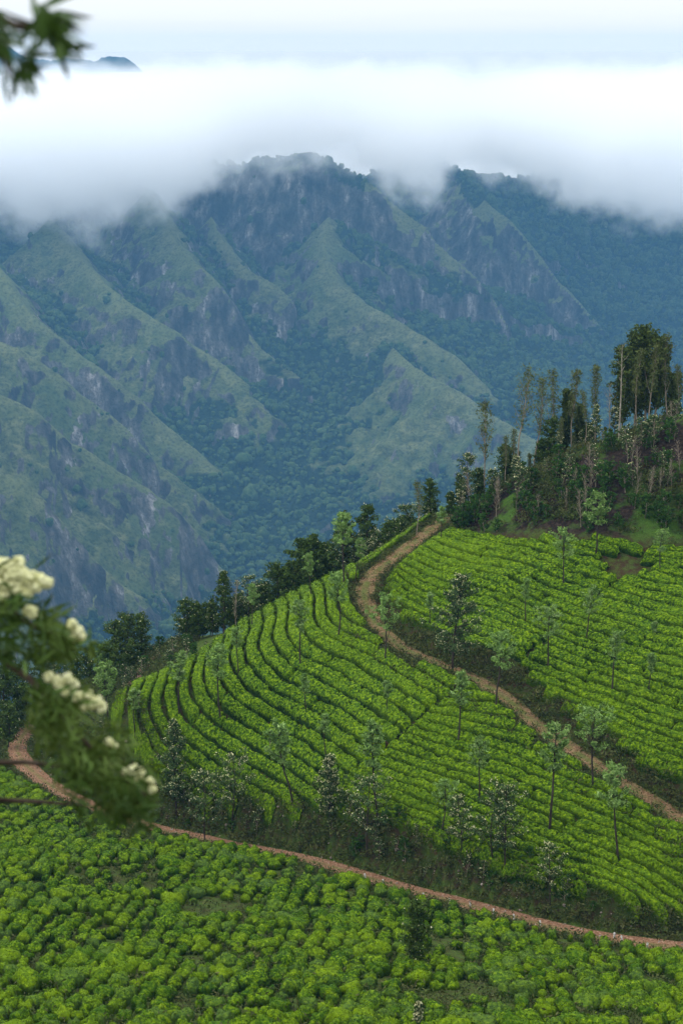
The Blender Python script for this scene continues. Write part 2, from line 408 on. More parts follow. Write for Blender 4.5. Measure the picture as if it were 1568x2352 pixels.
#@@TEA
# ------------------------------------------------------------------ tea hedges
def cr1(p): return [(196 + a * .26042, 1347.5 + b * .26042) for a, b in p]
def cr2(p): return [(522.7 + a * .3125, 1265.8 + b * .3125) for a, b in p]
def cr3(p): return [(522.7 + a * .3646, 1592.5 + b * .3646) for a, b in p]
def cr4(p): return [(996.3 + a * .3646, 1592.5 + b * .3646) for a, b in p]
def cr5(p): return [(784 + a * .2812, 1184.2 + b * .2812) for a, b in p]
def cr6(p): return [(1143.3 + a * .2708, 1184.2 + b * .2708) for a, b in p]
def cr7(p): return [(1061.7 + a * .3229, 1510.8 + b * .3229) for a, b in p]
A = [
 (0, cr1([(180, 1000), (100, 1150), (60, 1290), (70, 1400)])),
 (1, cr1([(370, 920), (290, 970), (240, 1060), (210, 1180), (205, 1290), (290, 1480), (380, 1600), (500, 1720)])),
 (2, cr1([(450, 900), (380, 990), (350, 1100), (345, 1200), (370, 1270), (420, 1370), (550, 1540), (620, 1620), (740, 1700), (850, 1760), (980, 1850)])),
 (3, cr1([(590, 830), (520, 940), (495, 1060), (480, 1180), (530, 1240), (600, 1340), (680, 1450), (740, 1530), (830, 1580), (930, 1660), (1060, 1740), (1200, 1830)])),
 (4, cr1([(715, 775), (650, 880), (630, 1000), (640, 1120), (680, 1190), (740, 1280), (850, 1390), (960, 1470), (1080, 1570)]) + cr3([(100, 590), (280, 690)])),
 (5, cr1([(800, 790), (775, 880), (780, 1000), (830, 1090), (890, 1190), (950, 1270), (1020, 1350), (1190, 1460), (1290, 1520)]) + cr3([(120, 460), (270, 570), (430, 690), (520, 750)])),
 (6, cr1([(960, 680), (915, 800), (915, 900), (940, 990), (1000, 1070), (1060, 1160), (1170, 1250), (1270, 1310), (1400, 1400), (1530, 1470)]) + cr3([(300, 440), (450, 540), (550, 620), (640, 700)])),
 (7, cr1([(1080, 620), (1050, 720), (1050, 830), (1100, 920), (1150, 1000), (1230, 1090), (1320, 1160), (1430, 1210), (1568, 1300)]) + cr3([(330, 320), (430, 380), (560, 470), (680, 560)])),
 (8, cr1([(1190, 640), (1190, 740), (1230, 820), (1280, 900), (1350, 990), (1450, 1060), (1568, 1120)]) + cr3([(300, 180), (400, 240), (560, 340), (740, 450)])),
 (9, cr2([(90, 640), (55, 700), (65, 800), (110, 910), (180, 1000), (290, 1085), (400, 1130), (500, 1180), (620, 1250), (740, 1330), (860, 1400)])),
 (10, cr2([(225, 580), (185, 640), (190, 760), (250, 870), (330, 960), (430, 1020), (560, 1080), (680, 1140), (780, 1190), (870, 1250), (980, 1330), (1060, 1400)])),
 (11, cr2([(325, 530), (300, 600), (300, 680), (370, 790), (450, 870), (520, 920), (620, 960), (700, 1010), (800, 1060), (890, 1110), (1000, 1180), (1120, 1250), (1270, 1350)])),
 (12, cr2([(430, 470), (410, 560), (430, 670), (500, 750), (600, 820), (720, 880), (850, 920), (960, 990), (1060, 1050), (1150, 1110), (1260, 1180), (1330, 1240)])),
 (13, cr2([(530, 490), (545, 570), (600, 650), (700, 740), (820, 790), (920, 840), (1010, 890), (1130, 960), (1250, 1020), (1350, 1080), (1440, 1140)])),
 (14, cr2([(655, 370), (645, 450), (670, 530), (740, 600), (820, 650), (930, 700), (1030, 740), (1130, 800), (1230, 860), (1350, 930), (1450, 990), (1560, 1050)])),
 (15.2, cr2([(760, 290), (765, 400), (800, 490), (880, 560), (1000, 610), (1100, 650), (1250, 720), (1400, 830), (1540, 930)])),
 (16.3, cr2([(870, 260), (880, 370), (930, 450), (1020, 520)])),
]
B = [
 (-1, cr4([(0, 20), (120, 40), (330, 60)])),
 (0, cr4([(0, 120), (200, 180), (340, 190), (520, 240), (700, 310), (850, 400)])),
 (1, cr3([(1140, 190), (1260, 215), (1400, 250)]) + cr4([(180, 290), (290, 310), (430, 350), (600, 400), (780, 490), (920, 560), (1060, 600), (1200, 680), (1400, 760)])),
 (2, cr3([(1110, 270), (1230, 310)]) + cr4([(120, 370), (250, 410), (450, 480), (560, 550), (700, 580), (860, 640), (1000, 690), (1170, 770), (1300, 830), (1440, 880), (1568, 930)])),
 (3, cr3([(980, 340), (1130, 390), (1240, 430)]) + cr4([(100, 500), (280, 560), (470, 610), (580, 670), (700, 730), (860, 770), (980, 820), (1080, 870), (1200, 910), (1400, 990), (1568, 1050)])),
 (4, cr3([(860, 430), (940, 460), (1060, 490), (1250, 550)]) + cr4([(130, 600), (300, 690), (500, 760), (700, 830), (780, 880), (900, 930), (1010, 970), (1150, 1020), (1400, 1130)])),
 (5, cr3([(790, 510), (940, 560), (1040, 590), (1150, 630), (1260, 670)]) + cr4([(120, 750), (250, 800), (440, 850), (600, 900), (700, 960), (820, 1000), (980, 1060), (1150, 1130)])),
 (6, cr3([(740, 590), (820, 630), (940, 680), (1050, 720), (1150, 750), (1250, 790)]) + cr4([(100, 870), (220, 920), (320, 960), (450, 1010), (600, 1060), (800, 1130), (1000, 1200)])),
 (7, cr3([(640, 680), (950, 790), (1100, 860), (1260, 930)]) + cr4([(150, 1010), (300, 1060), (600, 1170), (900, 1280)])),
]
C = [
 (-2, cr6([(900, 175), (1150, 215), (1280, 260)])), (-1, cr6([(560, 190), (750, 230), (1000, 270), (1150, 340)])),
 (0, cr5([(800, 60), (900, 90), (1100, 130), (1380, 190)]) + cr6([(330, 190), (560, 270), (750, 330), (900, 380)])),
 (1, cr5([(760, 140), (860, 150), (930, 170), (1060, 205), (1200, 235)]) + cr6([(0, 265), (150, 290), (300, 330), (420, 365), (530, 400), (650, 460), (760, 480), (880, 520), (1000, 540)])),
 (2, cr5([(650, 205), (780, 230), (900, 270), (1000, 310), (1150, 350)]) + cr6([(0, 380), (130, 395), (260, 430), (400, 490), (520, 550), (640, 590), (740, 620), (830, 660)])),
 (3, cr5([(550, 290), (650, 310), (750, 350), (860, 390), (950, 420), (1100, 445)]) + cr6([(0, 490), (130, 530), (250, 590), (350, 640), (450, 670), (560, 710), (700, 760)])),
 (4, cr5([(470, 355), (600, 390), (700, 430), (800, 480), (950, 510), (1050, 530)]) + cr6([(0, 590), (120, 640), (200, 680), (300, 730), (450, 800), (560, 850)])),
 (5, cr5([(400, 430), (530, 470), (620, 510), (740, 560), (860, 590), (1000, 640)]) + cr6([(0, 710), (100, 750), (250, 830), (380, 900), (480, 950)])),
 (6, cr5([(350, 530), (480, 560), (570, 620), (650, 660), (760, 690), (850, 740), (1050, 780)]) + cr6([(0, 830), (160, 900), (350, 980)])),
 (7, cr5([(370, 620), (480, 690), (600, 740), (740, 790), (850, 830), (1050, 890), (1150, 930)]) + cr6([(0, 980), (200, 1050), (320, 1100)])),
 (8, cr5([(430, 730), (600, 840), (700, 890), (780, 920), (1000, 1000), (1130, 1040)]) + cr6([(60, 1150), (150, 1180), (230, 1210)])),
]
E = [
 (0, cr6([(1320, 230), (1568, 250)])),
 (1, cr6([(1250, 330), (1400, 340), (1568, 370)])),
 (2, cr6([(1150, 420), (1290, 430), (1430, 450), (1568, 490)])),
 (3, cr6([(1040, 500), (1150, 530), (1250, 570), (1400, 600), (1568, 635)])),
 (4, cr6([(950, 610), (1080, 660), (1200, 700), (1330, 720), (1450, 750), (1568, 780)])),
 (5, cr6([(830, 720), (950, 760), (1060, 800), (1160, 820), (1300, 870), (1430, 900), (1568, 930)])),
 (6, cr6([(700, 830), (800, 860), (900, 890), (1050, 930), (1200, 980), (1350, 1030), (1568, 1080)])),
 (7, cr6([(580, 920), (790, 980), (960, 1040), (1100, 1110), (1250, 1150), (1400, 1180), (1568, 1220)])),
 (8, cr6([(500, 1020), (600, 1070), (700, 1110), (830, 1140), (1000, 1200), (1130, 1240), (1270, 1290), (1400, 1340), (1568, 1380)])),
 (9, cr6([(400, 1130), (530, 1190), (680, 1250), (800, 1290), (900, 1330), (1030, 1380), (1200, 1420), (1400, 1480)])),
 (10, cr7([(500, 60), (600, 90), (740, 130), (850, 180), (990, 210), (1080, 250), (1200, 290), (1300, 330), (1420, 370), (1568, 400)])),
 (11, cr7([(570, 210), (700, 260), (820, 300), (930, 330), (1060, 370), (1250, 440), (1370, 490), (1500, 520)])),
 (12, cr7([(700, 330), (900, 420), (1100, 500), (1230, 560), (1350, 610), (1568, 660)])),
 (13, cr7([(900, 520), (1000, 570), (1150, 640), (1260, 690), (1400, 740), (1568, 790)])),
 (14, cr7([(1200, 760), (1350, 820), (1450, 860), (1568, 910)])),
]
def field(tr, mul):
    pts, val = [], []
    for k, pl in tr:
        w = hit([p[0] for p in pl], [p[1] for p in pl], up=0.65)
        for q in w: pts.append(q[:2]); val.append(k * mul)
    pts = np.array(pts); val = np.array(val)
    return TPS(pts, val, 0.004)
def vpoly(p):
    return hit([a for a, b in p], [b for a, b in p], up=0.6)[:, :2]
DIAG = vpoly([(1075, 1545), (1040, 1590), (1010, 1603), (977, 1629), (957, 1655), (935, 1673), (916, 1691), (880, 1713), (851, 1738), (825, 1757), (807, 1768), (790, 1783), (760, 1820), (730, 1860), (705, 1900)])
QP = vpoly(cr6([(1310, 215), (1180, 370), (1080, 440), (1010, 530), (920, 610), (830, 670), (700, 780), (620, 870), (540, 930), (430, 1030), (320, 1090), (240, 1180), (190, 1240), (120, 1330)]))
polyC = np.vstack([vpoly([(1003, 1203), (1040, 1208), (1150, 1226), (1300, 1236)]), vpoly(cr6([(1300, 190)])), QP, vpoly(cr6([(20, 1250)])), vpoly([(1060, 1500), (1000, 1475), (930, 1440), (870, 1400), (850, 1345), (880, 1300)])])
polyE = np.vstack([vpoly(cr6([(1310, 205)])), QP[::1], vpoly(cr7([(360, 60), (560, 240), (720, 420), (1000, 600), (1240, 760), (1440, 900), (1568, 990)])), vpoly([(1640, 1900)]), [at(1750, 1850, 158)[:2]], [at(1750, 1260, 202)[:2]], vpoly(cr6([(1560, 215)]))])
polyB = np.vstack([DIAG, vpoly([(760, 1915), (870, 1925), (940, 1950), (1010, 1995), (1100, 2022), (1180, 2038), (1260, 2060), (1300, 2085), (1400, 2125), (1440, 2135), (1530, 2125), (1562, 2095)]), [at(1700, 2050, 150.5)[:2]], [at(1700, 1930, 157)[:2]],
                   R2[[1, 2, 3, 4, 5, 6, 7, 8]][:, :2]])
CREST = [(800, 1345), (720, 1375), (640, 1415), (560, 1460), (430, 1520), (330, 1560), (250, 1600)]
polyA = np.vstack([DIAG[::-1], vpoly([(1060, 1550)]), R2[[9, 10, 11, 12, 13, 14, 15, 16]][:, :2], [at(845, 1300, 217)[:2]], [at(800, 1300, 222)[:2]], [at(690, 1345, 223)[:2]], [at(580, 1405, 222)[:2]],
                   [at(500, 1455, 219)[:2]], [at(450, 1490, 216)[:2]], [at(380, 1530, 211)[:2]], [at(300, 1565, 209)[:2]], [at(205, 1610, 206)[:2]], vpoly([(190, 1650), (190, 1740), (205, 1845), (330, 1862), (430, 1878), (590, 1885), (640, 1915)])])
polyG = np.vstack([[at(842, 1300, 217)[:2]], [at(800, 1300, 222)[:2]], [at(870, 1250, 227)[:2]], [at(950, 1212, 229)[:2]], [at(985, 1195, 231)[:2]], [at(994, 1197, 227)[:2]], [at(950, 1230, 223)[:2]], [at(890, 1275, 218.5)[:2]], [at(850, 1303, 216.5)[:2]]])

def march(F, xs, ys, level):
    """contour lines of grid F at level -> list of point arrays"""
    S = F > level; segs = {}
    nx, ny = F.shape
    c = (S[:-1, :-1].astype(int) + S[1:, :-1] * 2 + S[1:, 1:] * 4 + S[:-1, 1:] * 8)
    I, J = np.nonzero((c > 0) & (c < 15) & np.isfinite(F[:-1, :-1] + F[1:, :-1] + F[1:, 1:] + F[:-1, 1:]))
    tab = {1: [(3, 0)], 2: [(0, 1)], 3: [(3, 1)], 4: [(1, 2)], 5: [(3, 0), (1, 2)], 6: [(0, 2)], 7: [(3, 2)], 8: [(2, 3)], 9: [(2, 0)], 10: [(0, 1), (2, 3)], 11: [(2, 1)], 12: [(1, 3)], 13: [(1, 0)], 14: [(0, 3)]}
    def key(i, j, e):
        return [('h', i, j), ('v', i + 1, j), ('h', i, j + 1), ('v', i, j)][e]
    def pt(k):
        t, i, j = k
        if t == 'h': a, b = F[i, j], F[i + 1, j]; f = (level - a) / (b - a); return (xs[i] + f * (xs[i + 1] - xs[i]), ys[j])
        a, b = F[i, j], F[i, j + 1]; f = (level - a) / (b - a); return (xs[i], ys[j] + f * (ys[j + 1] - ys[j]))
    adj = {}
    for i, j in zip(I.tolist(), J.tolist()):
        for e0, e1 in tab[int(c[i, j])]:
            a, b = key(i, j, e0), key(i, j, e1)
            adj.setdefault(a, []).append(b); adj.setdefault(b, []).append(a)
    out = []; seen = set()
    for st in sorted(adj, key=lambda k: len(adj[k])):
        if st in seen: continue
        ch = [st]; seen.add(st); cur = st
        while True:
            nx_ = [q for q in adj[cur] if q not in seen]
            if not nx_: break
            cur = nx_[0]; seen.add(cur); ch.append(cur)
        if len(ch) > 3: out.append(np.array([pt(k) for k in ch]))
    return out

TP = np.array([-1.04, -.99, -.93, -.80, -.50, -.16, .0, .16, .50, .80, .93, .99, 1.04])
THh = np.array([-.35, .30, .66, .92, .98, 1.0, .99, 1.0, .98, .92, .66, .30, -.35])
TIPv = np.array([0, .0, .35, .85, 1, 1, .85, 1, 1, .85, .35, .0, 0])  # fresh growth on top; outer sides take old leaf and painted shade
row_id = 0
def hedge(P, phi_g, hgt, seed, maxw=2.3, taper=0.6):
    """one run of clipped tea hedge along centreline P"""
    global row_id
    d = np.r_[0, np.cumsum(np.linalg.norm(np.diff(P, axis=0), axis=1))]
    if d[-1] < 1.2: return None
    n = max(5, int(d[-1] / 0.28)); s = np.linspace(0, d[-1], n)
    P = np.stack([np.interp(s, d, P[:, 0]), np.interp(s, d, P[:, 1])], -1)
    for _ in range(3): P[1:-1] = (P[:-2] + 2 * P[1:-1] + P[2:]) / 4
    T = np.gradient(P, axis=0); T /= np.linalg.norm(T, axis=1)[:, None] + 1e-9
    N = np.stack([-T[:, 1], T[:, 0]], -1)
    w = np.minimum(0.5 / np.maximum(phi_g(P[:, 0], P[:, 1]), 0.2), maxw / 2) - 0.11
    w = np.maximum(w, 0.35)
    for _ in range(4): w[1:-1] = (w[:-2] + 2 * w[1:-1] + w[2:]) / 4
    # ends taper, bushes along the run
    e = np.minimum(s, d[-1] - s)
    endf = np.sqrt(np.clip(e / taper, 0, 1)) * .6 + .4
    cell = s / 1.15 + seed * 3.7 + 0.35 * vn(s * .6, s * 0 + seed, 4)
    fr = np.abs(cell - np.round(cell)); ci = np.round(cell)
    crack = np.exp(-(fr / 0.10) ** 2) * np.clip(_h(ci, ci * 0 + 5, seed) * 1.1 - .1, 0, 1)
    hb = 1 + 0.12 * vn(s * .12, s * 0 + seed, 14) + 0.08 * _h(np.floor(cell), ci * 0, seed)
    V = np.zeros((n, len(TP), 3))
    for j, (tt, hh) in enumerate(zip(TP, THh)):
        side = 1 if tt > 0 else -1
        ww = w * (1 + .16 * vn(s * .9, s * 0 + seed + side * 7, 2) + .08 * vn(s * 2.7, s * 0 + seed + side * 3, 3)) * (1 - .26 * crack) * (.45 + .55 * endf)
        V[:, j, 0] = P[:, 0] + N[:, 0] * ww * tt; V[:, j, 1] = P[:, 1] + N[:, 1] * ww * tt
        x, y = V[:, j, 0], V[:, j, 1]
        top = hgt * hb * hh * (1 - .26 * crack) * endf
        if tt == 0: top = top * (1 - .50 * ss(.05, .45, vn(s * .22, s * 0 + seed * 1.7, 8)) * (w > .8))
        lump = (0.13 * vn(x * 1.1, y * 1.1, 31) + 0.09 * vn(x * 2.9, y * 2.9, 32) + .045 * vn(x * 7, y * 7, 33)) * max(hh, 0.0)
        V[:, j, 2] = H(x, y) + top + lump
        V[:, j, 0] += .06 * vn(x * 3.1, y * 3.1, 41) * (hh > 0); V[:, j, 1] += .06 * vn(x * 3.1, y * 3.1, 42) * (hh > 0)
    return V
def hedge_obj(runs, label, group, name='tea_hedge_row'):
    Vs, Fs, Ts, off = [], [], [], 0
    for V in runs:
        n, k = V.shape[:2]
        Vs.append(V.reshape(-1, 3)); Fs.append(grid_faces(n, k) + off)
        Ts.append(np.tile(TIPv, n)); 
        caps = []
        off += n * k
    V = np.vstack(Vs); F = np.vstack(Fs); T_ = np.hstack(Ts)
    sel = np.nonzero((np.tile(THh, len(V) // len(THh)) > 0) & (rng.uniform(0, 1, len(V)) < .85))[0]
    Q, QF = leafquads(V[sel] + rng.normal(0, .08, (len(sel), 3)) + [0, 0, .03], .12, .06)
    F = np.vstack([F, QF + len(V)]); T_ = np.r_[T_, np.repeat(np.clip(T_[sel] + rng.normal(0, .25, len(sel)), 0, 1), 4)]; V = np.vstack([V, Q])
    c = V[:, :2].mean(0); base = np.array([c[0], c[1], float(H(c[0], c[1]))])
    m = mesh_np('tea_hedge', V - base, F)
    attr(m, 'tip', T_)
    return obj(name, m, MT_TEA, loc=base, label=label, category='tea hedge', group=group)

NOHEDGE = [vpoly([(1375, 1270), (1440, 1270), (1500, 1300), (1480, 1316), (1400, 1300), (1380, 1290)])]
def rows(tps, poly, where, group, hgt=0.78, seps=(), sg=0.45, rev=False):
    x0, y0 = poly.min(0) - 1; x1, y1 = poly.max(0) + 1
    xs = np.arange(x0, x1, sg); ys = np.arange(y0, y1, sg)
    XX, YY = np.meshgrid(xs, ys, indexing='ij')
    F = tps(XX, YY) if callable(tps) else tps
    F = F + 0.10 * fbm(XX * .12, YY * .12, 77, 2)
    gxx, gyy = np.gradient(F, sg)
    G = np.hypot(gxx, gyy)
    def pg(x, y):
        i = np.clip(((x - x0) / sg).astype(int), 0, len(xs) - 1); j = np.clip(((y - y0) / sg).astype(int), 0, len(ys) - 1)
        return G[i, j]
    ins = inpoly(XX, YY, poly)
    for q in NOHEDGE: ins &= ~inpoly(XX, YY, q)
    dr2 = -polydist(XX, YY, R2s)[0]; ins &= (dr2 > 2.3) | (dr2 < -1.45)
    ins &= np.abs(polydist(XX, YY, R1s)[0]) > 2.6
    for q in seps: ins &= np.abs(polydist(XX, YY, q)[0]) > 0.12
    ins &= G > 0.16
    Fm = np.where(ins, F, np.nan)
    k0, k1 = math.floor(np.nanmin(Fm)), math.ceil(np.nanmax(Fm))
    n = 0; made = []
    for k in range(k0, k1 + 1):
        for P in march(Fm, xs, ys, k + 0.5):
            d = np.r_[0, np.cumsum(np.linalg.norm(np.diff(P, axis=0), axis=1))]
            if d[-1] < 1.4: continue
            ex = .42
            t0 = (P[0] - P[min(3, len(P) - 1)]); t0 /= np.linalg.norm(t0); t1 = (P[-1] - P[-min(4, len(P))]); t1 /= np.linalg.norm(t1)
            P = np.vstack([P[0] + t0 * ex, P, P[-1] + t1 * ex]); d = np.r_[0, np.cumsum(np.linalg.norm(np.diff(P, axis=0), axis=1))]
            L = d[-1]
            cuts = [0]; r = random.Random(k * 31 + n)
            while cuts[-1] < L: cuts.append(cuts[-1] + r.uniform(7, 34))
            cuts[-1] = L
            if len(cuts) > 2 and cuts[-1] - cuts[-2] < 2.5: cuts.pop(-2)
            runs = []
            for a, b in zip(cuts[:-1], cuts[1:]):
                g_ = 0.04
                s = np.r_[a + g_, d[(d > a + g_) & (d < b - g_)], b - g_]
                Q = np.stack([np.interp(s, d, P[:, 0]), np.interp(s, d, P[:, 1])], -1)
                v = hedge(Q, pg, hgt, n * 5 + k, taper=0.3)
                if v is not None: runs.append(v)
            if runs: made.append((k, P[:, 0].mean(), L, runs)); n += 1
    ks = sorted({a[0] for a in made}, reverse=rev)
    for i, k in enumerate(ks):
        row = sorted([a for a in made if a[0] == k], key=lambda a: a[1])
        for j, a in enumerate(row):
            piece = '' if len(row) == 1 else ('left piece of the ' if j == 0 else 'right piece of the ' if j == len(row) - 1 else 'middle piece of the ')
            hedge_obj(a[3], piece + ORD[i] + ' ' + where(k, a[2], None), group)
    return n
fA, fB, fC, fE = field(A, 1.15), field(B, 1.75), field(C, 1.6), field(E, 1.75)
ORD = 'first second third fourth fifth sixth seventh eighth ninth tenth eleventh twelfth thirteenth fourteenth fifteenth sixteenth seventeenth eighteenth nineteenth twentieth twenty-first twenty-second twenty-third twenty-fourth twenty-fifth twenty-sixth twenty-seventh twenty-eighth twenty-ninth thirtieth'.split()
ORD += [o + ' further' for o in ORD]
def span(L): return 'short' if L < 12 else 'medium length' if L < 35 else 'long'
nA = rows(fA, polyA, lambda k, L, P: 'clipped tea hedge from the left end of the middle spur', 'curving tea hedges on the middle spur', seps=[DIAG])
nB = rows(fB, polyB, lambda k, L, P: 'tea hedge down from the upper track, between the two tracks', 'tea hedges between the two dirt tracks', seps=[DIAG])
nC = rows(fC, polyC, lambda k, L, P: 'tea hedge down from the burnt slope, near the saddle', 'tea hedges above the upper track near the saddle', seps=[QP])
nE = rows(fE, polyE, lambda k, L, P: 'tea hedge down from the burnt slope, right of the gully', 'tea hedges on the right slope above the upper track', seps=[QP])
def gf(x, y): return polydist(x, y, R2s)[0] / 1.7
nG = rows(gf, polyG, lambda k, L, P: 'bright tea hedge out from the far edge of the saddle track', 'tea hedges beside the saddle track')
print('hedges', nA, nB, nC, nE, nG)
#@@MOUNTAINS
# ------------------------------------------------------------------ mountains across the valley
RID = {  # (vx, vy, distance) along each crest, front slope, sharpness
 'a1': ([(-200, 1000, 2050), (0, 1095, 2080), (50, 1110, 2085), (100, 1160, 2090), (170, 1250, 2095), (250, 1320, 2100), (325, 1385, 2110)], .66),
 'a2': ([(-200, 800, 2280), (0, 905, 2300), (50, 928, 2305), (100, 958, 2310), (130, 998, 2310), (205, 1038, 2315), (250, 1063, 2320), (300, 1098, 2325), (350, 1133, 2330), (415, 1176, 2335), (460, 1240, 2335), (510, 1310, 2335), (545, 1350, 2330)], .68),
 'a3': ([(-200, 690, 2480), (0, 783, 2500), (35, 788, 2500), (90, 828, 2500), (140, 868, 2500), (175, 908, 2500), (225, 938, 2500), (270, 973, 2500), (330, 1030, 2500), (370, 1070, 2500)], .68),
 'a4': ([(-200, 500, 2900), (0, 600, 2780), (65, 708, 2720), (100, 738, 2700), (150, 788, 2690), (190, 818, 2680), (240, 863, 2670), (280, 898, 2660), (340, 938, 2650), (380, 973, 2640), (425, 1013, 2630), (475, 1053, 2620), (520, 1098, 2610)], .70),
 'a5': ([(120, 500, 3080), (200, 600, 2980), (280, 678, 2880), (325, 708, 2860), (380, 738, 2850), (425, 778, 2840), (465, 808, 2830), (500, 838, 2825), (560, 890, 2800)], .75),
 'a6': ([(340, 430, 3250), (380, 530, 3100), (450, 603, 2990), (480, 638, 2970), (530, 698, 2950), (555, 753, 2940), (590, 803, 2930), (645, 838, 2910), (700, 873, 2890), (740, 960, 2840), (760, 1040, 2780)], .8),
 'a7': ([(480, 500, 3250), (550, 613, 3100), (625, 643, 3080), (675, 698, 3060), (700, 738, 3050), (730, 818, 3020)], .85),
 'g': ([(760, 500, 3260), (735, 560, 3180), (784, 663, 3080), (834, 688, 3040), (894, 733, 2990), (984, 778, 2930), (1034, 803, 2900), (1084, 848, 2870), (1124, 908, 2840)], .62),
 'h': ([(900, 790, 2920), (954, 848, 2800), (1009, 873, 2770), (1084, 913, 2740), (1134, 948, 2720), (1184, 973, 2700), (1240, 1015, 2680)], .62),
 'P': ([(-300, 250, 3700), (0, 290, 3600), (200, 350, 3540), (400, 385, 3460), (460, 378, 3450), (550, 375, 3420), (600, 355, 3410), (680, 350, 3390), (740, 360, 3370), (770, 385, 3360), (830, 405, 3340), (880, 440, 3320), (930, 480, 3300), (985, 530, 3280), (1050, 600, 3250), (1100, 640, 3230), (1150, 700, 3200), (1200, 780, 3160)], 1.15),
 'i': ([(1060, 400, 3700), (1110, 460, 3540), (1160, 490, 3510), (1200, 530, 3490), (1240, 580, 3470), (1284, 648, 3430), (1330, 690, 3400), (1380, 740, 3370), (1420, 790, 3350)], .95),
 'k': ([(1290, 480, 3850), (1340, 560, 3690), (1400, 620, 3650), (1440, 670, 3620), (1500, 740, 3590), (1568, 800, 3560), (1640, 860, 3540)], .8),
 'Q': ([(700, 400, 4100), (850, 410, 3980), (900, 385, 3930), (940, 358, 3900), (980, 345, 3900), (1020, 360, 3890), (1050, 388, 3880), (1110, 403, 3880), (1180, 410, 3900), (1300, 395, 3980), (1450, 370, 4100), (1800, 300, 4300)], .72),
 'l': ([(1400, 520, 3950), (1500, 600, 3850), (1600, 680, 3760), (1750, 780, 3700)], .6),
 'n': ([(740, 830, 2960), (775, 900, 2890), (800, 960, 2830), (835, 1040, 2750)], .36),
 'o': ([(560, 860, 2900), (600, 930, 2830), (630, 1000, 2760), (655, 1070, 2690)], .42),
 'q': ([(900, 850, 2880), (930, 930, 2800), (950, 1000, 2740)], .45),
}
fl = np.array([tuple(at(*p)) for p in [(340, 1400, 2160), (600, 1330, 2350), (540, 1380, 2280), (560, 1240, 2460), (800, 1150, 2600), (700, 1200, 2520), (950, 1060, 2700), (1230, 900, 2880), (1150, 1000, 2760), (1300, 830, 3120), (1450, 850, 3200), (100, 1480, 1950), (-200, 1500, 1900), (900, 1300, 2300),
      (300, 900, 2780), (1000, 640, 3350), (600, 600, 3300), (1200, 640, 3560), (1500, 560, 3900), (150, 640, 3150), (1700, 900, 3200)]] +
     [(-500, 300, -185), (0, 300, -128), (500, 300, -150), (-500, 800, -430), (0, 800, -390), (600, 800, -380), (-600, 1500, -600), (0, 1500, -640), (600, 1500, -640),
      (-900, 3200, -200), (-900, 4500, -200), (0, 4500, -300), (1200, 4500, -350), (1300, 2600, -500)])
FLOOR = TPS(fl[:, :2], fl[:, 2], 0.01)
na, nd = 760, 720
az = np.linspace(-0.235, 0.245, na)
q = np.linspace(0, 1, nd)
DY = np.where(q < .1, 296 + (1850 - 296) * q / .1, 1850 + (4700 - 1850) * ((q - .1) / .9) ** 1.05)
AZ, YY = np.meshgrid(az, DY, indexing='ij')
XX = AZ * YY
wx = XX + 26 * fbm(XX / 160, YY / 160, 101, 3); wy = YY + 26 * fbm(XX / 160, YY / 160, 111, 3)
Zf = FLOOR(XX, YY) + 10 * fbm(XX / 120, YY / 120, 60, 4)
Zm = Zf.copy(); rocky = np.zeros(XX.shape); own = np.zeros(XX.shape); dd = np.full(XX.shape, 400.0); farside = np.zeros(XX.shape); sec = Zf.copy()
for ri, (nm, (pl, k)) in enumerate(RID.items()):
    P = np.array([at(*p) for p in pl])
    P = resample(P, 22)
    P[:, 2] += (8.0 if nm == 'P' else 4.0) * vn(np.arange(len(P)) * .8, np.zeros(len(P)), ri)
    m = np.ones(XX.shape, bool)
    d, z, s = polydist(wx * .6 + XX * .4, wy * .6 + YY * .4, P)
    ad = np.abs(d)
    # side gullies running down from the crest
    flute = (np.abs(vn(s / 62 + 0.25 * vn(ad / 70, s / 90, ri + 7), ad * 0 + ri * 1.7, ri)) * 1.5 - .75)
    flute2 = (np.abs(vn(s / 23, ad / 160 + ri * 2.2, ri + 40)) - .5)
    t = ad * k * (1 - 0.22 * ss(60, 260, ad))
    cand = z - t * (1 + 0.0 * d) + (flute * 15 + flute2 * 7) * ss(4, 70, ad)
    mm = cand > Zm
    sec = np.where(mm, Zm, np.maximum(sec, cand)); farside = np.where(mm, np.where(d > 0, ad, -ad), farside)
    kk = 7.0
    hmix = np.clip(0.5 + 0.5 * (cand - Zm) / kk, 0, 1)
    Zm = Zm * (1 - hmix) + cand * hmix + kk * hmix * (1 - hmix) * 0.4
    rocky = np.where(mm, {'P': .95, 'i': .4, 'a4': .1, 'a6': .25, 'k': .1, 'a1': -.25, 'a2': -.2, 'a3': -.2, 'a5': .0, 'a7': .1, 'g': -.15, 'h': -.25, 'Q': -1, 'n': -.4, 'o': -.4, 'q': -.3}.get(nm, 0), rocky)
    own = np.where(mm, k, own); dd = np.where(mm, ad, dd)
rdg = np.abs(fbm(XX / 75, YY / 75, 200, 4)) 
amp = ss(0, 60, dd) * ss(1500, 2000, YY)
Zm = Zm - rdg * 30 * amp - 9 * np.abs(fbm(XX / 34, YY / 44, 230, 3)) * amp + 6 * fbm(XX / 20, YY / 20, 210, 3) * ss(1500, 2000, YY) * (.3 + .7 * ss(0, 40, dd))
gu, gv = np.gradient(Zm)
dYv = np.gradient(DY)[None]; dXu = (az[1] - az[0]) * YY
zx = gu / dXu; zy = gv / dYv - zx * AZ
slope = np.hypot(zx, zy)
lap = fbm(XX / 55, YY / 55, 300, 4)
blur = Zm.copy()
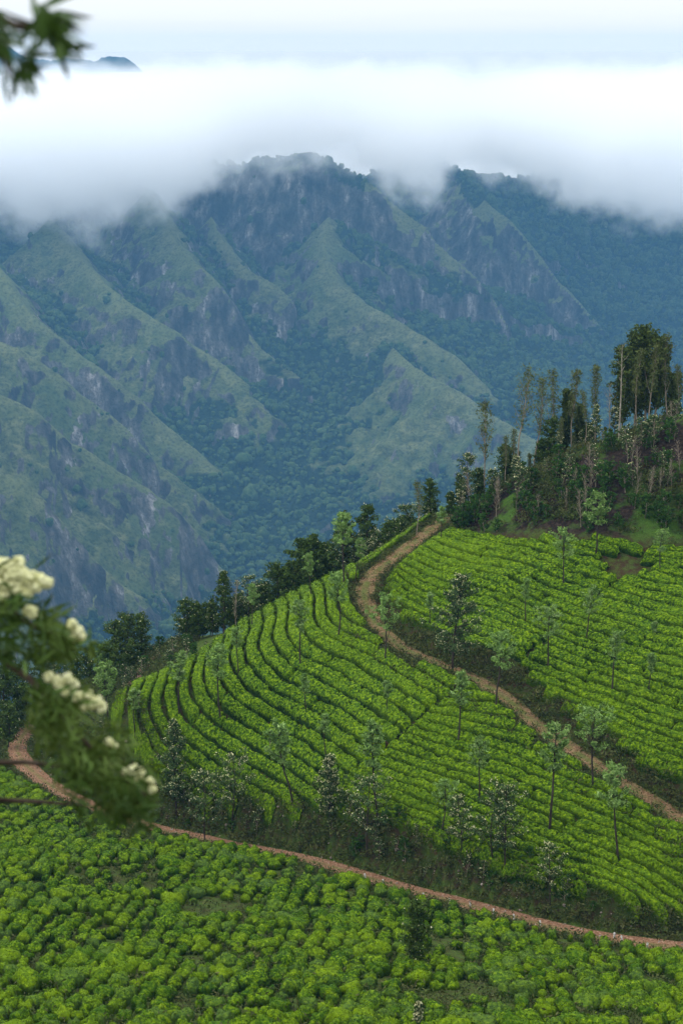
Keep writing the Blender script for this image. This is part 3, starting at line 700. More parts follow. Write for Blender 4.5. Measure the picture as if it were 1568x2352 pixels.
for _ in range(26):
    blur[1:-1] = (blur[:-2] + blur[2:] + 2 * blur[1:-1]) / 4; blur[:, 1:-1] = (blur[:, :-2] + blur[:, 2:] + 2 * blur[:, 1:-1]) / 4
conc = (blur - Zm) / 8.0                       # positive in hollows
nearf = ss(1800, 1300, YY)
gap_ = Zm - sec
forest = np.clip(0.22 * np.clip(conc, -1.5, 1.5) + 0.85 * ss(20, 1, gap_ + 12 * lap) + 0.75 * ss(8, 34, farside + 12 * lap) + .5 * ss(150, 240, dd) + 0.25 * lap - 0.05, 0, 1)
forest = np.clip(forest - .75 * (rocky < -.29) * (rocky > -.5) * ss(110, 70, dd), 0, 1)
forest = np.where(YY > 3560, np.clip(forest + .8 + .5 * lap, 0, 1), forest)
forest = np.clip(forest * (1 - .85 * ss(1.25, 1.6, slope)) - .7 * (rocky > .3) * ss(10, 30, dd) * ss(200, 140, dd + 60 * lap) * (farside < 0), 0, 1)
forest = np.where((rocky > .7) & (dd < 16) & (XX < 40), np.clip(forest + .6, 0, 1), forest)
forest = np.maximum(forest, nearf)
rock = np.clip(ss(.95, 1.50, slope + .25 * lap + rocky * ss(15, 50, dd) * ss(300, 190, dd)), 0, 1) * .9 + .0
crest = np.maximum(ss(26, 4, dd + 10 * lap) * (rocky > -.9), (rocky > .3) * (XX > 0) * ss(48, 12, dd + 14 * lap) * (farside < 6) * 1.4)  # mask for the crest highlights painted into the grass
# the broad meadow flank under the middle ridge, and the high cliffs
def vproj(x, y, z):
    dep = y * CP - z * SP
    return 784 + FV * x / dep, 1176 - FV * (y * SP + z * CP) / dep
mm_ = mesh_np('mountains', np.stack([XX, YY, Zm], -1), grid_faces(na, nd))
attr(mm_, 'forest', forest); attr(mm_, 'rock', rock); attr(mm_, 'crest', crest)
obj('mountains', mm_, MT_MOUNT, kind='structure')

# ---- forest crowns on the mountains (instances of three lumpy crowns)
def ico(sub):
    t = (1 + 5 ** .5) / 2
    v = [(-1, t, 0), (1, t, 0), (-1, -t, 0), (1, -t, 0), (0, -1, t), (0, 1, t), (0, -1, -t), (0, 1, -t), (t, 0, -1), (t, 0, 1), (-t, 0, -1), (-t, 0, 1)]
    f = [(0, 11, 5), (0, 5, 1), (0, 1, 7), (0, 7, 10), (0, 10, 11), (1, 5, 9), (5, 11, 4), (11, 10, 2), (10, 7, 6), (7, 1, 8), (3, 9, 4), (3, 4, 2), (3, 2, 6), (3, 6, 8), (3, 8, 9), (4, 9, 5), (2, 4, 11), (6, 2, 10), (8, 6, 7), (9, 8, 1)]
    v = [np.array(p) / np.linalg.norm(p) for p in v]
    for _ in range(sub):
        mid = {}; nf = []
        def mp_(a, b):
            k = (min(a, b), max(a, b))
            if k not in mid:
                p = v[a] + v[b]; v.append(p / np.linalg.norm(p)); mid[k] = len(v) - 1
            return mid[k]
        for a, b, c in f:
            ab, bc, ca = mp_(a, b), mp_(b, c), mp_(c, a)
            nf += [(a, ab, ca), (b, bc, ab), (c, ca, bc), (ab, bc, ca)]
        f = nf
    return np.array(v), np.array(f)
def n3(v, f, s):
    return (vn(v[:, 0] * f + s, v[:, 1] * f - s, s) + vn(v[:, 1] * f + 5 + s, v[:, 2] * f, s + 1) + vn(v[:, 2] * f - 3, v[:, 0] * f + s, s + 2)) / 1.7
def proto_collection(name, meshes, mat):
    c = bpy.data.collections.new(name)
    for i, m in enumerate(meshes):
        m.materials.append(mat); o = bpy.data.objects.new(name + '_form', m); c.objects.link(o)
    return c
def scatter(name, P, S, R, IDX, coll, tilt=None, **tags):
    m = bpy.data.meshes.new(name); m.vertices.add(len(P)); m.vertices.foreach_set('co', np.asarray(P, np.float32).ravel())
    a = m.attributes.new('sc', 'FLOAT_VECTOR', 'POINT'); a.data.foreach_set('vector', np.asarray(S, np.float32).ravel())
    a = m.attributes.new('rt', 'FLOAT_VECTOR', 'POINT'); a.data.foreach_set('vector', np.asarray(R, np.float32).ravel())
    a = m.attributes.new('ix', 'INT', 'POINT'); a.data.foreach_set('value', np.asarray(IDX, np.int32))
    o = obj(name, m, **tags)
    ng = bpy.data.node_groups.new(name, 'GeometryNodeTree')
    ng.interface.new_socket('Geometry', in_out='INPUT', socket_type='NodeSocketGeometry')
    ng.interface.new_socket('Geometry', in_out='OUTPUT', socket_type='NodeSocketGeometry')
    gi = ng.nodes.new('NodeGroupInput'); go = ng.nodes.new('NodeGroupOutput')
    ip = ng.nodes.new('GeometryNodeInstanceOnPoints'); ci = ng.nodes.new('GeometryNodeCollectionInfo')
    ci.inputs['Collection'].default_value = coll; ci.inputs['Separate Children'].default_value = True; ci.inputs['Reset Children'].default_value = True
    def na_(n, ty):
        x = ng.nodes.new('GeometryNodeInputNamedAttribute'); x.data_type = ty; x.inputs['Name'].default_value = n; return x.outputs['Attribute']
    ng.links.new(gi.outputs[0], ip.inputs['Points']); ng.links.new(ci.outputs[0], ip.inputs['Instance'])
    ip.inputs['Pick Instance'].default_value = True
    ng.links.new(na_('ix', 'INT'), ip.inputs['Instance Index'])
    ng.links.new(na_('rt', 'FLOAT_VECTOR'), ip.inputs['Rotation']); ng.links.new(na_('sc', 'FLOAT_VECTOR'), ip.inputs['Scale'])
    ng.links.new(ip.outputs[0], go.inputs[0])
    md = o.modifiers.new('scatter', 'NODES'); md.node_group = ng
    return o
bv, bf = ico(2)
forms = []
for s in range(4):
    v = bv * (1 + .30 * n3(bv, 1.6, s * 11)[:, None] + .16 * n3(bv, 4.0, s * 7 + 3)[:, None]); v[:, 2] = v[:, 2] * .85 + .25
    forms.append(mesh_np('crown', v, bf))
CROWNS = proto_collection('canopy', forms, MT_CANOPY)
NT = 70000
ui = rng.uniform(0, na - 1.01, NT * 3); vi = rng.uniform(nd * .1, nd - 2, NT * 3)
iu, iv = ui.astype(int), vi.astype(int)
fo = forest[iu, iv]; keep = rng.uniform(0, 1, len(fo)) < np.clip((fo - .33) * 3.2, 0.012, 1) * (YY[iu, iv] / 4700) ** 1
iu, iv, ui, vi = iu[keep][:NT], iv[keep][:NT], ui[keep][:NT], vi[keep][:NT]
fa, fb = ui - iu, vi - iv
def bl(G): return (G[iu, iv] * (1 - fa) + G[iu + 1, iv] * fa) * (1 - fb) + (G[iu, iv + 1] * (1 - fa) + G[iu + 1, iv + 1] * fa) * fb
tx, ty, tz = bl(XX), bl(YY), bl(Zm)
r_ = rng.lognormal(1.02, .40, len(tx)) * np.where(ty > 3500, 1.2, 1.0)
S = np.stack([r_, r_, r_ * rng.uniform(.8, 1.5, len(tx))], -1)
scatter('mountain_forest', np.stack([tx, ty, tz + r_ * .3], -1), S, np.stack([0 * r_, 0 * r_, rng.uniform(0, 6.28, len(tx))], -1), rng.integers(0, 4, len(tx)), CROWNS,
        label='dense dark forest filling the gullies of the mountains across the valley', category='forest', kind='stuff')
print('forest', len(tx))

# far blue peak above the clouds
fp = [at(x, y, 15000) for x, y in [(-150, 150), (-60, 118), (20, 105), (60, 132), (120, 140), (150, 134), (185, 136), (215, 140), (240, 131), (265, 129), (292, 133), (312, 147), (335, 170), (420, 230)]]
n_ = 90; xs_ = np.linspace(fp[0][0], fp[-1][0], n_); zt = np.interp(xs_, [p[0] for p in fp], [p[2] for p in fp]) + 7 * vn(np.arange(n_) * .9, np.zeros(n_), 5)
V = []
for k, (dy, dz) in enumerate([(-700, -420), (-450, -260), (-200, -110), (-60, -30), (0, 0), (150, -60), (700, -420)]):
    V.append(np.stack([xs_, 15000 + dy + 40 * vn(xs_ / 120, xs_ * 0 + k, 3), zt + dz + 14 * vn(xs_ / 90, xs_ * 0 + k, 6) * (dy != 0)], -1))
fm = mesh_np('far_peak', np.array(V), grid_faces(len(V), n_)[:, ::-1]); attr(fm, 'forest', np.ones(len(V) * n_)); attr(fm, 'rock', np.zeros(len(V) * n_))
obj('far_peak', fm, MT_MOUNT, kind='structure')
#@@BUSHES
# ------------------------------------------------------------------ tea bushes of the front field
bv3, bf3 = ico(2)
def bush_mesh(seed, flat, name='tea_bush'):
    v = bv3.copy(); z = v[:, 2].copy()
    an = np.arctan2(v[:, 1], v[:, 0]); r = np.hypot(v[:, 0], v[:, 1])
    out = 1 + .22 * vn(np.cos(an) * 1.3 + seed, np.sin(an) * 1.3, seed) + .10 * vn(np.cos(an) * 3.5, np.sin(an) * 3.5 + seed, seed)
    v[:, 0] *= out; v[:, 1] *= out
    zz = np.where(z > 0, np.sign(z) * np.abs(z) ** flat, z * .35)
    v[:, 2] = zz * .66 + .30 + .20 * vn(v[:, 0] * 2.2 + seed, v[:, 1] * 2.2, seed + 5) * (z > -.1)
    m3 = .075 * n3(v, 5.0, seed * 3)
    v[:, :2] *= (1 + m3)[:, None]; v[:, 2] += .6 * m3
    tip = ss(.05, .75, z)  # fresh growth on top, sides darkened further as painted shading
    c = np.nonzero(z > -.3)[0]; c = np.r_[c, c, c, c]
    nq = v[c] * rng.uniform(.95, 1.06, (len(c), 1)) + rng.normal(0, .06, (len(c), 3))
    Q, QF = leafquads(nq, .062, .036)
    F = np.vstack([np.c_[bf3, bf3[:, 2]], QF + len(v)])
    return v, tip, Q, QF, c
def tri_quad_mesh(name, v, tris, Q, QF, tipv, tipq):
    """mesh of triangles and leaf quads (quads split in two)"""
    F = np.vstack([tris, np.vstack([QF[:, [0, 1, 2]], QF[:, [0, 2, 3]]]) + len(v)]) if len(QF) else tris
    m = mesh_np(name, np.vstack([v, Q]), F)
    attr(m, 'tip', np.r_[tipv, tipq]); return m
forms = []
for sdd in range(7):
    v, tip, Q, QF, c = bush_mesh(sdd * 13 + 2, [.35, .5, .42, .6, .33, .45, .5][sdd])
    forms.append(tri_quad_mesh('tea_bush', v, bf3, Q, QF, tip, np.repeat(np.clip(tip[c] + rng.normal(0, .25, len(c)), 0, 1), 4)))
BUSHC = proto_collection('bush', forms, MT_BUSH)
# loose columns running away from the camera, as planted
bp = []
for col in np.arange(-60, 60, 1.36):
    y = 84 + rng.uniform(0, 1)
    while y < 250:
        x = col + .22 * (y - 150) * .25 + .35 * vn(y * .1, col * .3, 61) + rng.normal(0, .16)
        dens = fbm(x * .10, y * .10, 71, 3)
        rg = ss(0, 25, x - .9 * (y - 118) * .2) * ss(146, 130, y)
        r = float(np.clip(rng.normal(.48, .13) + .22 * rg + .20 * dens + .20 * (rng.uniform() < .12), .25, 1.1))
        if rng.uniform() > .10 + .30 * max(0, -dens - .04) * 4: bp.append((x, y, r))
        y += max(.75, 1.55 * r + rng.uniform(.15, .7))
bp = np.array(bp)
dR, _, _ = polydist(bp[:, 0], bp[:, 1], R1s)
ok = (-dR < -(2.2 + bp[:, 2] * .8)) & (np.abs(bp[:, 0]) < bp[:, 1] * .215 + 6)
bp = bp[ok]
# a big dark rounded clump at the right end of the field
bz_ = H(bp[:, 0], bp[:, 1])
P3 = np.c_[bp[:, :2], bz_]
uu, vv = vproj(P3[:, 0], P3[:, 1], P3[:, 2])
infr = (uu > -10) & (uu < 1578) & (vv < 2362)
depth = P3[:, 1]
order = np.argsort(np.where(infr, -bp[:, 2] / depth, 1))
near300 = order[:300]
rest = order[300:]
big = 0
for i in near300:
    f = int(rng.integers(0, 7)); o = obj('tea_bush', forms[f], loc=(P3[i, 0], P3[i, 1], P3[i, 2] - .06))
    r = bp[i, 2]
    o.scale = (r * rng.uniform(.85, 1.3), r * rng.uniform(.85, 1.15), r ** .5 * rng.uniform(1.0, 1.4)); o.rotation_euler = (0, 0, rng.uniform(0, 6.28))
    size = 'broad' if r > .90 else 'rounded' if r > .78 else 'smaller'
    side = 'near the left edge' if uu[i] < 400 else 'left of the middle' if uu[i] < 784 else 'right of the middle' if uu[i] < 1180 else 'near the right edge'
    dep = 'close to the bottom of the frame' if vv[i] > 2250 else 'in the middle of the front field' if vv[i] > 2120 else 'just below the lower track'
    o['label'] = f'{size} bright green tea bush {dep}, {side}'; o['category'] = 'tea bush'; o['group'] = 'loose rounded tea bushes of the front field'
rr = bp[rest, 2]
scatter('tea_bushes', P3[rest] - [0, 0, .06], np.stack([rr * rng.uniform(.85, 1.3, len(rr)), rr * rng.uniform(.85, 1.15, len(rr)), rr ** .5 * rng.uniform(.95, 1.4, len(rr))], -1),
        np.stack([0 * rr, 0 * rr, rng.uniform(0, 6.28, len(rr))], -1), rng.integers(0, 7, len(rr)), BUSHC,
        label='the many further tea bushes scattered over the front field', category='tea bushes', kind='stuff')
print('bushes', len(bp))
#@@TREES
# ------------------------------------------------------------------ trees
def leafmat(name, stops, rough=.7, trans=0.0):
    t = M(name, rough, .06)
    f = t.noise(2.2, 3, .6); o = t.rnd()
    c = t.ramp(f, stops)
    c = t.mix(t.math('MULTIPLY', o, .35), c, tuple(min(1, q * 1.5) for q in stops[1][1]))
    return t.done(c)
ML_OAK = leafmat('silver_oak_leaves', [(.3, (.070, .140, .026)), (.5, (.155, .26, .060)), (.7, (.32, .42, .17))])
ML_DARK = leafmat('dark_leaves', [(.3, (.015, .034, .005)), (.5, (.045, .080, .013)), (.7, (.11, .15, .035))])
ML_TALL = leafmat('olive_leaves', [(.3, (.018, .032, .006)), (.5, (.050, .075, .014)), (.7, (.10, .12, .030))])
ML_WAT = leafmat('acacia_leaves', [(.3, (.020, .042, .012)), (.5, (.055, .095, .030)), (.7, (.12, .17, .065))])
ML_EUC = leafmat('thin_leaves', [(.3, (.035, .048, .014)), (.5, (.085, .105, .032)), (.7, (.15, .165, .06))])
ML_FRESH = leafmat('shrub_leaves', [(.3, (.012, .038, .006)), (.5, (.034, .085, .014)), (.7, (.075, .15, .028))])
t = M('cream_flowers', .8, .1); MFLOW = t.done(t.ramp(t.noise(3, 2), [(.35, (.36, .36, .17)), (.65, (.62, .60, .36))]))
def barkmat(name, a, b):
    t = M(name, .9, .1); n = t.noise(6, 4, .7, stretch=(1, 1, .25)); t.bump(n, .7, .03)
    return t.done(t.ramp(n, [(.35, a), (.65, b)]))
MB_DARK = barkmat('dark_bark', (.018, .013, .011), (.075, .058, .050))
MB_PALE = barkmat('pale_bark', (.16, .135, .10), (.42, .38, .31))
MB_TAN = barkmat('tan_bark', (.13, .10, .075), (.36, .30, .23))

def tube(P, R, k=5):
    P = np.asarray(P, float); R = np.asarray(R, float); n = len(P)
    T = np.gradient(P, axis=0); T /= np.linalg.norm(T, axis=1)[:, None] + 1e-9
    ref = np.array([1.0, .13, .07]) if abs(T[0, 0]) < .8 else np.array([0, 1.0, .1])
    U = np.cross(T, ref); U /= np.linalg.norm(U, axis=1)[:, None]; W = np.cross(T, U)
    a = np.linspace(0, 2 * np.pi, k, endpoint=False)
    V = P[:, None] + (U[:, None] * np.cos(a)[None, :, None] + W[:, None] * np.sin(a)[None, :, None]) * R[:, None, None]
    i = np.arange(n - 1)[:, None] * k; j = np.arange(k)[None]; j2 = (j + 1) % k
    F = np.stack([i + j, i + j2, i + k + j2, i + k + j], -1).reshape(-1, 4)
    return V.reshape(-1, 3), F
def join(parts):
    V, F, o = [], [], 0
    for v, f in parts: V.append(v); F.append(f + o); o += len(v)
    return np.vstack(V), np.vstack(F)

KINDS_T = {  # crown start, limbs, limb length, rise, clumps per limb, leaves per clump, leaf (a,b), clump radius, trunk radius, leaf mat, bark, flowers per clump
 'oak':   dict(s=.55, n=18, L=.19, rise=.8, c=3, k=26, leaf=(.19, .055), cr=.30, tr=.012, lm=ML_OAK, bm=MB_DARK, fl=0, shape='head'),
 'oakw':  dict(s=.50, n=18, L=.27, rise=.55, c=3, k=26, leaf=(.18, .055), cr=.34, tr=.012, lm=ML_OAK, bm=MB_DARK, fl=0, shape='head'),
 'wat':   dict(s=.16, n=36, L=.30, rise=.35, c=4, k=32, leaf=(.13, .055), cr=.34, tr=.012, lm=ML_WAT, bm=MB_DARK, fl=9, shape='cone'),
 'watl':  dict(s=.24, n=24, L=.32, rise=.7, c=3, k=26, leaf=(.13, .055), cr=.34, tr=.010, lm=ML_WAT, bm=MB_DARK, fl=7, shape='egg'),
 'dark':  dict(s=.12, n=34, L=.26, rise=.4, c=4, k=30, leaf=(.17, .08), cr=.48, tr=.016, lm=ML_DARK, bm=MB_DARK, fl=1, shape='egg'),
 'spire': dict(s=.15, n=40, L=.17, rise=.3, c=3, k=26, leaf=(.15, .07), cr=.36, tr=.014, lm=ML_DARK, bm=MB_DARK, fl=2, shape='cone'),
 'tall':  dict(s=.24, n=44, L=.16, rise=1.3, c=4, k=26, leaf=(.17, .07), cr=.44, tr=.011, lm=ML_TALL, bm=MB_TAN, fl=0, shape='egg'),
 'euc':   dict(s=.40, n=26, L=.19, rise=2.4, c=3, k=9, leaf=(.14, .045), cr=.48, tr=.0075, lm=ML_EUC, bm=MB_TAN, fl=0, shape='egg'),
 'pale':  dict(s=.55, n=9, L=.10, rise=1.0, c=1, k=4, leaf=(.13, .04), cr=.30, tr=.009, lm=ML_EUC, bm=MB_PALE, fl=0, shape='egg'),
 'bare':  dict(s=.18, n=22, L=.26, rise=1.7, c=0, k=0, leaf=(.1, .04), cr=.2, tr=.006, lm=ML_EUC, bm=MB_TAN, fl=0, shape='egg'),
 'shrub': dict(s=.05, n=16, L=.42, rise=.8, c=3, k=30, leaf=(.12, .06), cr=.34, tr=.02, lm=ML_FRESH, bm=MB_TAN, fl=0, shape='egg'),
 'fshrub': dict(s=.10, n=18, L=.36, rise=.9, c=2, k=24, leaf=(.12, .06), cr=.30, tr=.018, lm=ML_WAT, bm=MB_TAN, fl=3, shape='egg'),
}
def tree_parts(kind, h, seed, wide=1.0, lean=0.0):
    K = KINDS_T[kind]; r = np.random.default_rng(seed)
    nseg = 9; zz = np.linspace(0, 1, nseg)
    bend = r.normal(0, .02, 2) * h
    tx = lean * zz * h + bend[0] * np.sin(zz * 4 + seed) + r.normal(0, .003 * h, nseg); ty = bend[1] * np.sin(zz * 3.3 + seed)
    TR = np.stack([tx, ty, zz * h * .97], -1); TR[0, 2] = -.3
    tr = K['tr'] * h * (1 - .82 * zz) + .012
    if h < 3: tr *= .8
    wood = [tube(TR, tr, 6)]; C = []; W = []
    if h > 4.5 and kind in ('euc', 'tall', 'watl', 'oakw', 'dark'):      # a forked second stem
        f0 = r.uniform(.3, .55); p0 = np.array([np.interp(f0, zz, TR[:, a]) for a in range(3)]); aa = r.uniform(0, 6.28)
        wood.append(tube([p0, p0 + np.array([math.cos(aa) * .05, math.sin(aa) * .05, .16]) * h, p0 + np.array([math.cos(aa) * .09, math.sin(aa) * .09, .36]) * h], np.array([.6, .42, .15]) * np.interp(f0, zz, tr), 5))
    for i in range(K['n']):
        f = K['s'] + (1 - K['s']) * (i + r.uniform(0, 1)) / K['n']; f = min(f, .985)
        p = np.array([np.interp(f, zz, TR[:, a]) for a in range(3)])
        q = (f - K['s']) / (1 - K['s'])
        env = {'cone': (1.05 - q) ** .7 * min(1, .45 + 2.2 * q), 'egg': math.sqrt(max(.06, 1 - (q * 1.75 - .75) ** 2 * .95)), 'head': math.sqrt(max(.10, 1 - (q * 1.7 - .7) ** 2)) * (0.35 if r.uniform() < .18 else 1)}[K['shape']]
        L = K['L'] * h * env * wide * r.uniform(.65, 1.2)
        az_ = i * 2.4 + r.uniform(-.5, .5); rise = K['rise'] * r.uniform(.6, 1.3)
        dv = np.array([math.cos(az_), math.sin(az_), rise]); dv /= np.linalg.norm(dv)
        mid = p + dv * L * .5 + [0, 0, .03 * L]; end = p + dv * L + np.array([0, 0, r.uniform(-.05, .18) * L])
        wood.append(tube([p, mid, end], np.array([.34, .22, .08]) * np.interp(f, zz, tr) + .008, 4))
        if K['c'] == 0 or kind == 'pale':
            for _ in range(2):
                e2 = mid + r.normal(0, .35, 3) * L + [0, 0, .35 * L]
                wood.append(tube([mid, e2], [.014, .006], 3))
        for c in range(K['c']):
            C.append(p + (end - p) * (1 - c * .27) + r.normal(0, .06 * L, 3)); W.append((1 - .12 * c))
    if K['c'] and K['shape'] != 'head' or kind.startswith('oak'):
        C.append(TR[-1] + [0, 0, .05]); W.append(.7)
    wv, wf = join(wood)
    out = {'trunk': (wv, wf)}
    if C:
        C = np.array(C); W = np.array(W); cs = min(1.25, max(.45, h / 7.0)) * (1.0 if h < 12 else 1.25)
        k = K['k']; cc = np.repeat(C, k, 0); rad = K['cr'] * cs * np.repeat(W * r.uniform(.7, 1.25, len(W)), k)[:, None]
        d = r.normal(0, 1, (len(cc), 3)); d /= np.linalg.norm(d, axis=1)[:, None]; d *= r.uniform(0.25, 1, (len(cc), 1)) ** .6; d[:, 2] *= .75
        ls = min(1.3, max(.7, h / 8))
        out['crown'] = leafquads(cc + d * rad, K['leaf'][0] * ls, K['leaf'][1] * ls)
        if K['fl']:
            cc = np.repeat(C, K['fl'], 0); rad = K['cr'] * cs * np.repeat(W, K['fl'])[:, None]
            m = r.uniform(0, 1, len(C)) < (.75 if K['fl'] > 3 else .5); m = np.repeat(m, K['fl'])
            d = r.normal(0, 1, (len(cc), 3)); d[:, 2] = np.abs(d[:, 2]) + .1; d /= np.linalg.norm(d, axis=1)[:, None]
            cc = (cc + d * rad * r.uniform(.85, 1.15, (len(cc), 1)))[m]
            if len(cc): out['flowers'] = leafquads(cc, .075, .055)
    return out
def plant(kind, base, h, label, group=None, name='tree', seed=0, wide=1.0, lean=0.0, cat='tree', lmat=None):
    K = KINDS_T[kind]
    root = bpy.data.objects.new(name, None); COL.objects.link(root); root.location = Vector([float(q) for q in base]); root.empty_display_size = .5
    root['label'] = label; root['category'] = cat
    if group: root['group'] = group
    for pn, (v, f) in tree_parts(kind, h, seed, wide, lean).items():
        m = mesh_np(pn, v, f, pn == 'trunk')
        obj(pn, m, {'trunk': K['bm'], 'crown': lmat or K['lm'], 'flowers': MFLOW}[pn], root)
    return root
def copy_tree(root, base, sz, rot, label, group):
    c = root.copy(); COL.objects.link(c); c.location = Vector([float(q) for q in base]); c.scale = (sz, sz, sz * rng.uniform(.85, 1.15)); c.rotation_euler = (rng.normal(0, .10), rng.normal(0, .10), rot)
    c['label'] = label; c['group'] = group
    for ch in list(root.children):
        d = ch.copy(); COL.objects.link(d); d.parent = c
    return c
# trees standing where their foot shows: kind, foot (vx, vy), top vy, width, lean, label
TV = [
 ('oak', 505, 1655, 1478, .8, 0, 'thin silver oak with a ragged crown standing among the curving hedges, bare lower trunk'),
 ('oak', 413, 1640, 1496, .9, 0, 'slim silver oak at the left of the spur, crown above the skyline hedges'),
 ('oak', 247, 1690, 1520, .8, 0, 'leafy silver oak at the far left end of the spur beside the cream blossom'),
 ('oak', 310, 1705, 1600, .7, 0, 'small pale silver oak just right of the blossom branch'),
 ('wat', 408, 1868, 1650, .62, 0, 'cream-flowered tree with a tufted top above the curve of the lower track'),
 ('watl', 470, 1932, 1768, .95, 0, 'grey-green flowering tree leaning over the lower track bank'),
 ('watl', 535, 1890, 1738, 1.0, .03, 'bushy cream-flowered tree at the foot of the spur, tallest of its clump'),
 ('bare', 620, 1722, 1672, .3, 0, 'short dead stump standing in the hedges'),
 ('oak', 660, 1880, 1655, .75, .01, 'tall silver oak with a dark trunk and sprouts along it, near the spur foot'),
 ('oak', 703, 1642, 1545, .6, 0, 'very thin wispy silver oak in the middle of the spur'),
 ('oak', 690, 1532, 1378, .85, .01, 'forked silver oak near the crest of the spur'),
 ('wat', 755, 1905, 1740, .80, 0, 'conical tree thick with cream flowers at the spur foot'),
 ('oak', 747, 1745, 1640, .9, 0, 'pale fluffy silver oak right behind the conical flowering tree'),
 ('oak', 777, 1470, 1320, .95, 0, 'silver oak with a dark straight trunk near the bend of the upper track'),
 ('watl', 845, 1965, 1782, 1.05, 0, 'spreading cream-flowered tree hanging over the rocky bank'),
 ('oak', 862, 1892, 1655, .6, -.01, 'tall straight silver oak with a small crown beside the diagonal gully'),
 ('oakw', 885, 1520, 1375, 1.15, 0, 'wide-crowned silver oak beside the upper track bend'),
 ('oak', 888, 1640, 1565, .9, 0, 'faint wispy silver oak in the hedges above the gully'),
 ('oak', 985, 1442, 1360, .6, 0, 'small silver oak left of the big flowering tree'),
 ('oak', 1013, 1243, 1165, .8, 0, 'bright silver oak standing at the saddle'),
 ('wat', 1040, 1537, 1315, 1.1, .02, 'big dark conical tree dotted with cream flowers beside the upper track'),
 ('oak', 1053, 1712, 1543, .65, 0, 'bright narrow silver oak below the upper track'),
 ('oakw', 1013, 1918, 1790, .95, .02, 'crooked pollarded tree with a flat bright green head and reddish trunk'),
 ('watl', 1057, 1972, 1835, .7, 0, 'slender flowering tree just right of the crooked pollard'),
 ('oak', 1100, 1842, 1690, .9, 0, 'grey-crowned silver oak between the two tracks'),
 ('watl', 1128, 1992, 1815, .95, 0, 'loose flowering tree, left one of a pair at the lower edge of the hedges'),
 ('watl', 1158, 1998, 1800, .8, .02, 'loose flowering tree, right one of a pair at the lower edge of the hedges'),
 ('oakw', 1145, 1622, 1452, .85, 0, 'tall leafy silver oak at the near edge of the upper track'),
 ('oak', 1205, 1430, 1330, .6, 0, 'slim silver oak among hedges right of the big flowering tree'),
 ('oakw', 1258, 1542, 1395, 1.0, 0, 'wide pale silver oak on the slope above the upper track'),
 ('oak', 1262, 1903, 1655, .72, .01, 'tallest silver oak between the tracks, long dark trunk and double head'),
 ('watl', 1262, 2068, 1935, .8, -.03, 'small tree with a few cream flowers rooted in the rocky bank'),
 ('oakw', 1292, 1348, 1218, .95, 0, 'flat-headed silver oak near the top of the tea slope'),
 ('oakw', 1350, 1468, 1348, .75, 0, 'silver oak with a tidy round head beside the gully'),
 ('oakw', 1357, 1812, 1625, 1.15, 0, 'broad pale silver oak leaning over the upper track'),
 ('oakw', 1368, 1283, 1132, .7, 0, 'tall bright silver oak in front of the burnt slope'),
 ('oak', 1404, 1592, 1448, .8, 0, 'silver oak with a thin crown in the middle of the right slope'),
 ('oak', 1415, 1968, 1752, .95, 0, 'dense silvery oak near the lower right corner of the hedges'),
 ('oakw', 1516, 1313, 1215, .7, 0, 'silver oak by the right edge in front of the burnt slope'),
 ('oak', 1500, 1470, 1430, .7, 0, 'tiny silver oak sapling in the right hedges'),
 ('oak', 1490, 1590, 1500, .6, 0, 'faint silver oak near the right edge of the hedges'),
 ('shrub', 930, 1972, 1925, .8, 0, 'small dark shrub on a bare pole at the bank edge'),
 ('dark', 955, 2222, 2058, .72, 0, 'dark lone tree with a sparse crown in the front field'),
 ('oak', 545, 1545, 1440, .8, 0, 'leafy silver oak on the skyline of the spur'),
 ('oak', 714, 1372, 1272, .9, 0, 'silver oak on the far side of the spur crest'),
 ('bare', 545, 1440, 1330, .5, 0, 'thin bare tree behind the spur hedges'),
 ('oak', 580, 1438, 1340, .8, 0, 'thin silver oak at the skyline behind the spur hedges'),
 ('euc', 958, 1225, 1108, .8, 0, 'bare thin tree with a few brown leaves left of the saddle'),
 ('oak', 790, 1345, 1180, .85, 0, 'pale silver oak in front of the dark spire tree'),
 ('oak', 820, 1330, 1240, 1.0, 0, 'bushy pale silver oak beside the saddle hedges'),
]
for i, (k, vx, vb, vt, wd, ln, lab) in enumerate(TV):
    b = hit(vx, vb, up=0.35 if k != 'bare' else 0.3); b[2] = float(H(b[0], b[1]))
    h = (vb - vt) * (b[1] * CP - b[2] * SP) / (FV * CP) + .35
    lm_ = None
    nm = {'oak': 'silver_oak', 'oakw': 'silver_oak', 'wat': 'flowering_tree', 'watl': 'flowering_tree', 'bare': 'bare_tree', 'shrub': 'shrub', 'dark': 'dark_tree', 'euc': 'thin_tree'}[k]
    plant(k, b, h, lab, 'silver oaks among the tea hedges' if k in ('oak', 'oakw') else None, nm, 100 + i, wd, ln + rng.normal(0, .022), cat='shrub' if k == 'shrub' else 'tree')
# the flowering top at the bottom edge
b = np.array(at(960, 2352, 103)); b[2] = float(H(b[0], b[1])); tp = at(960, 2308, b[1])
plant('wat', b, tp[2] - b[2] + .1, 'cream-flowered treetop just reaching into the bottom edge', None, 'flowering_tree', 900, .5)
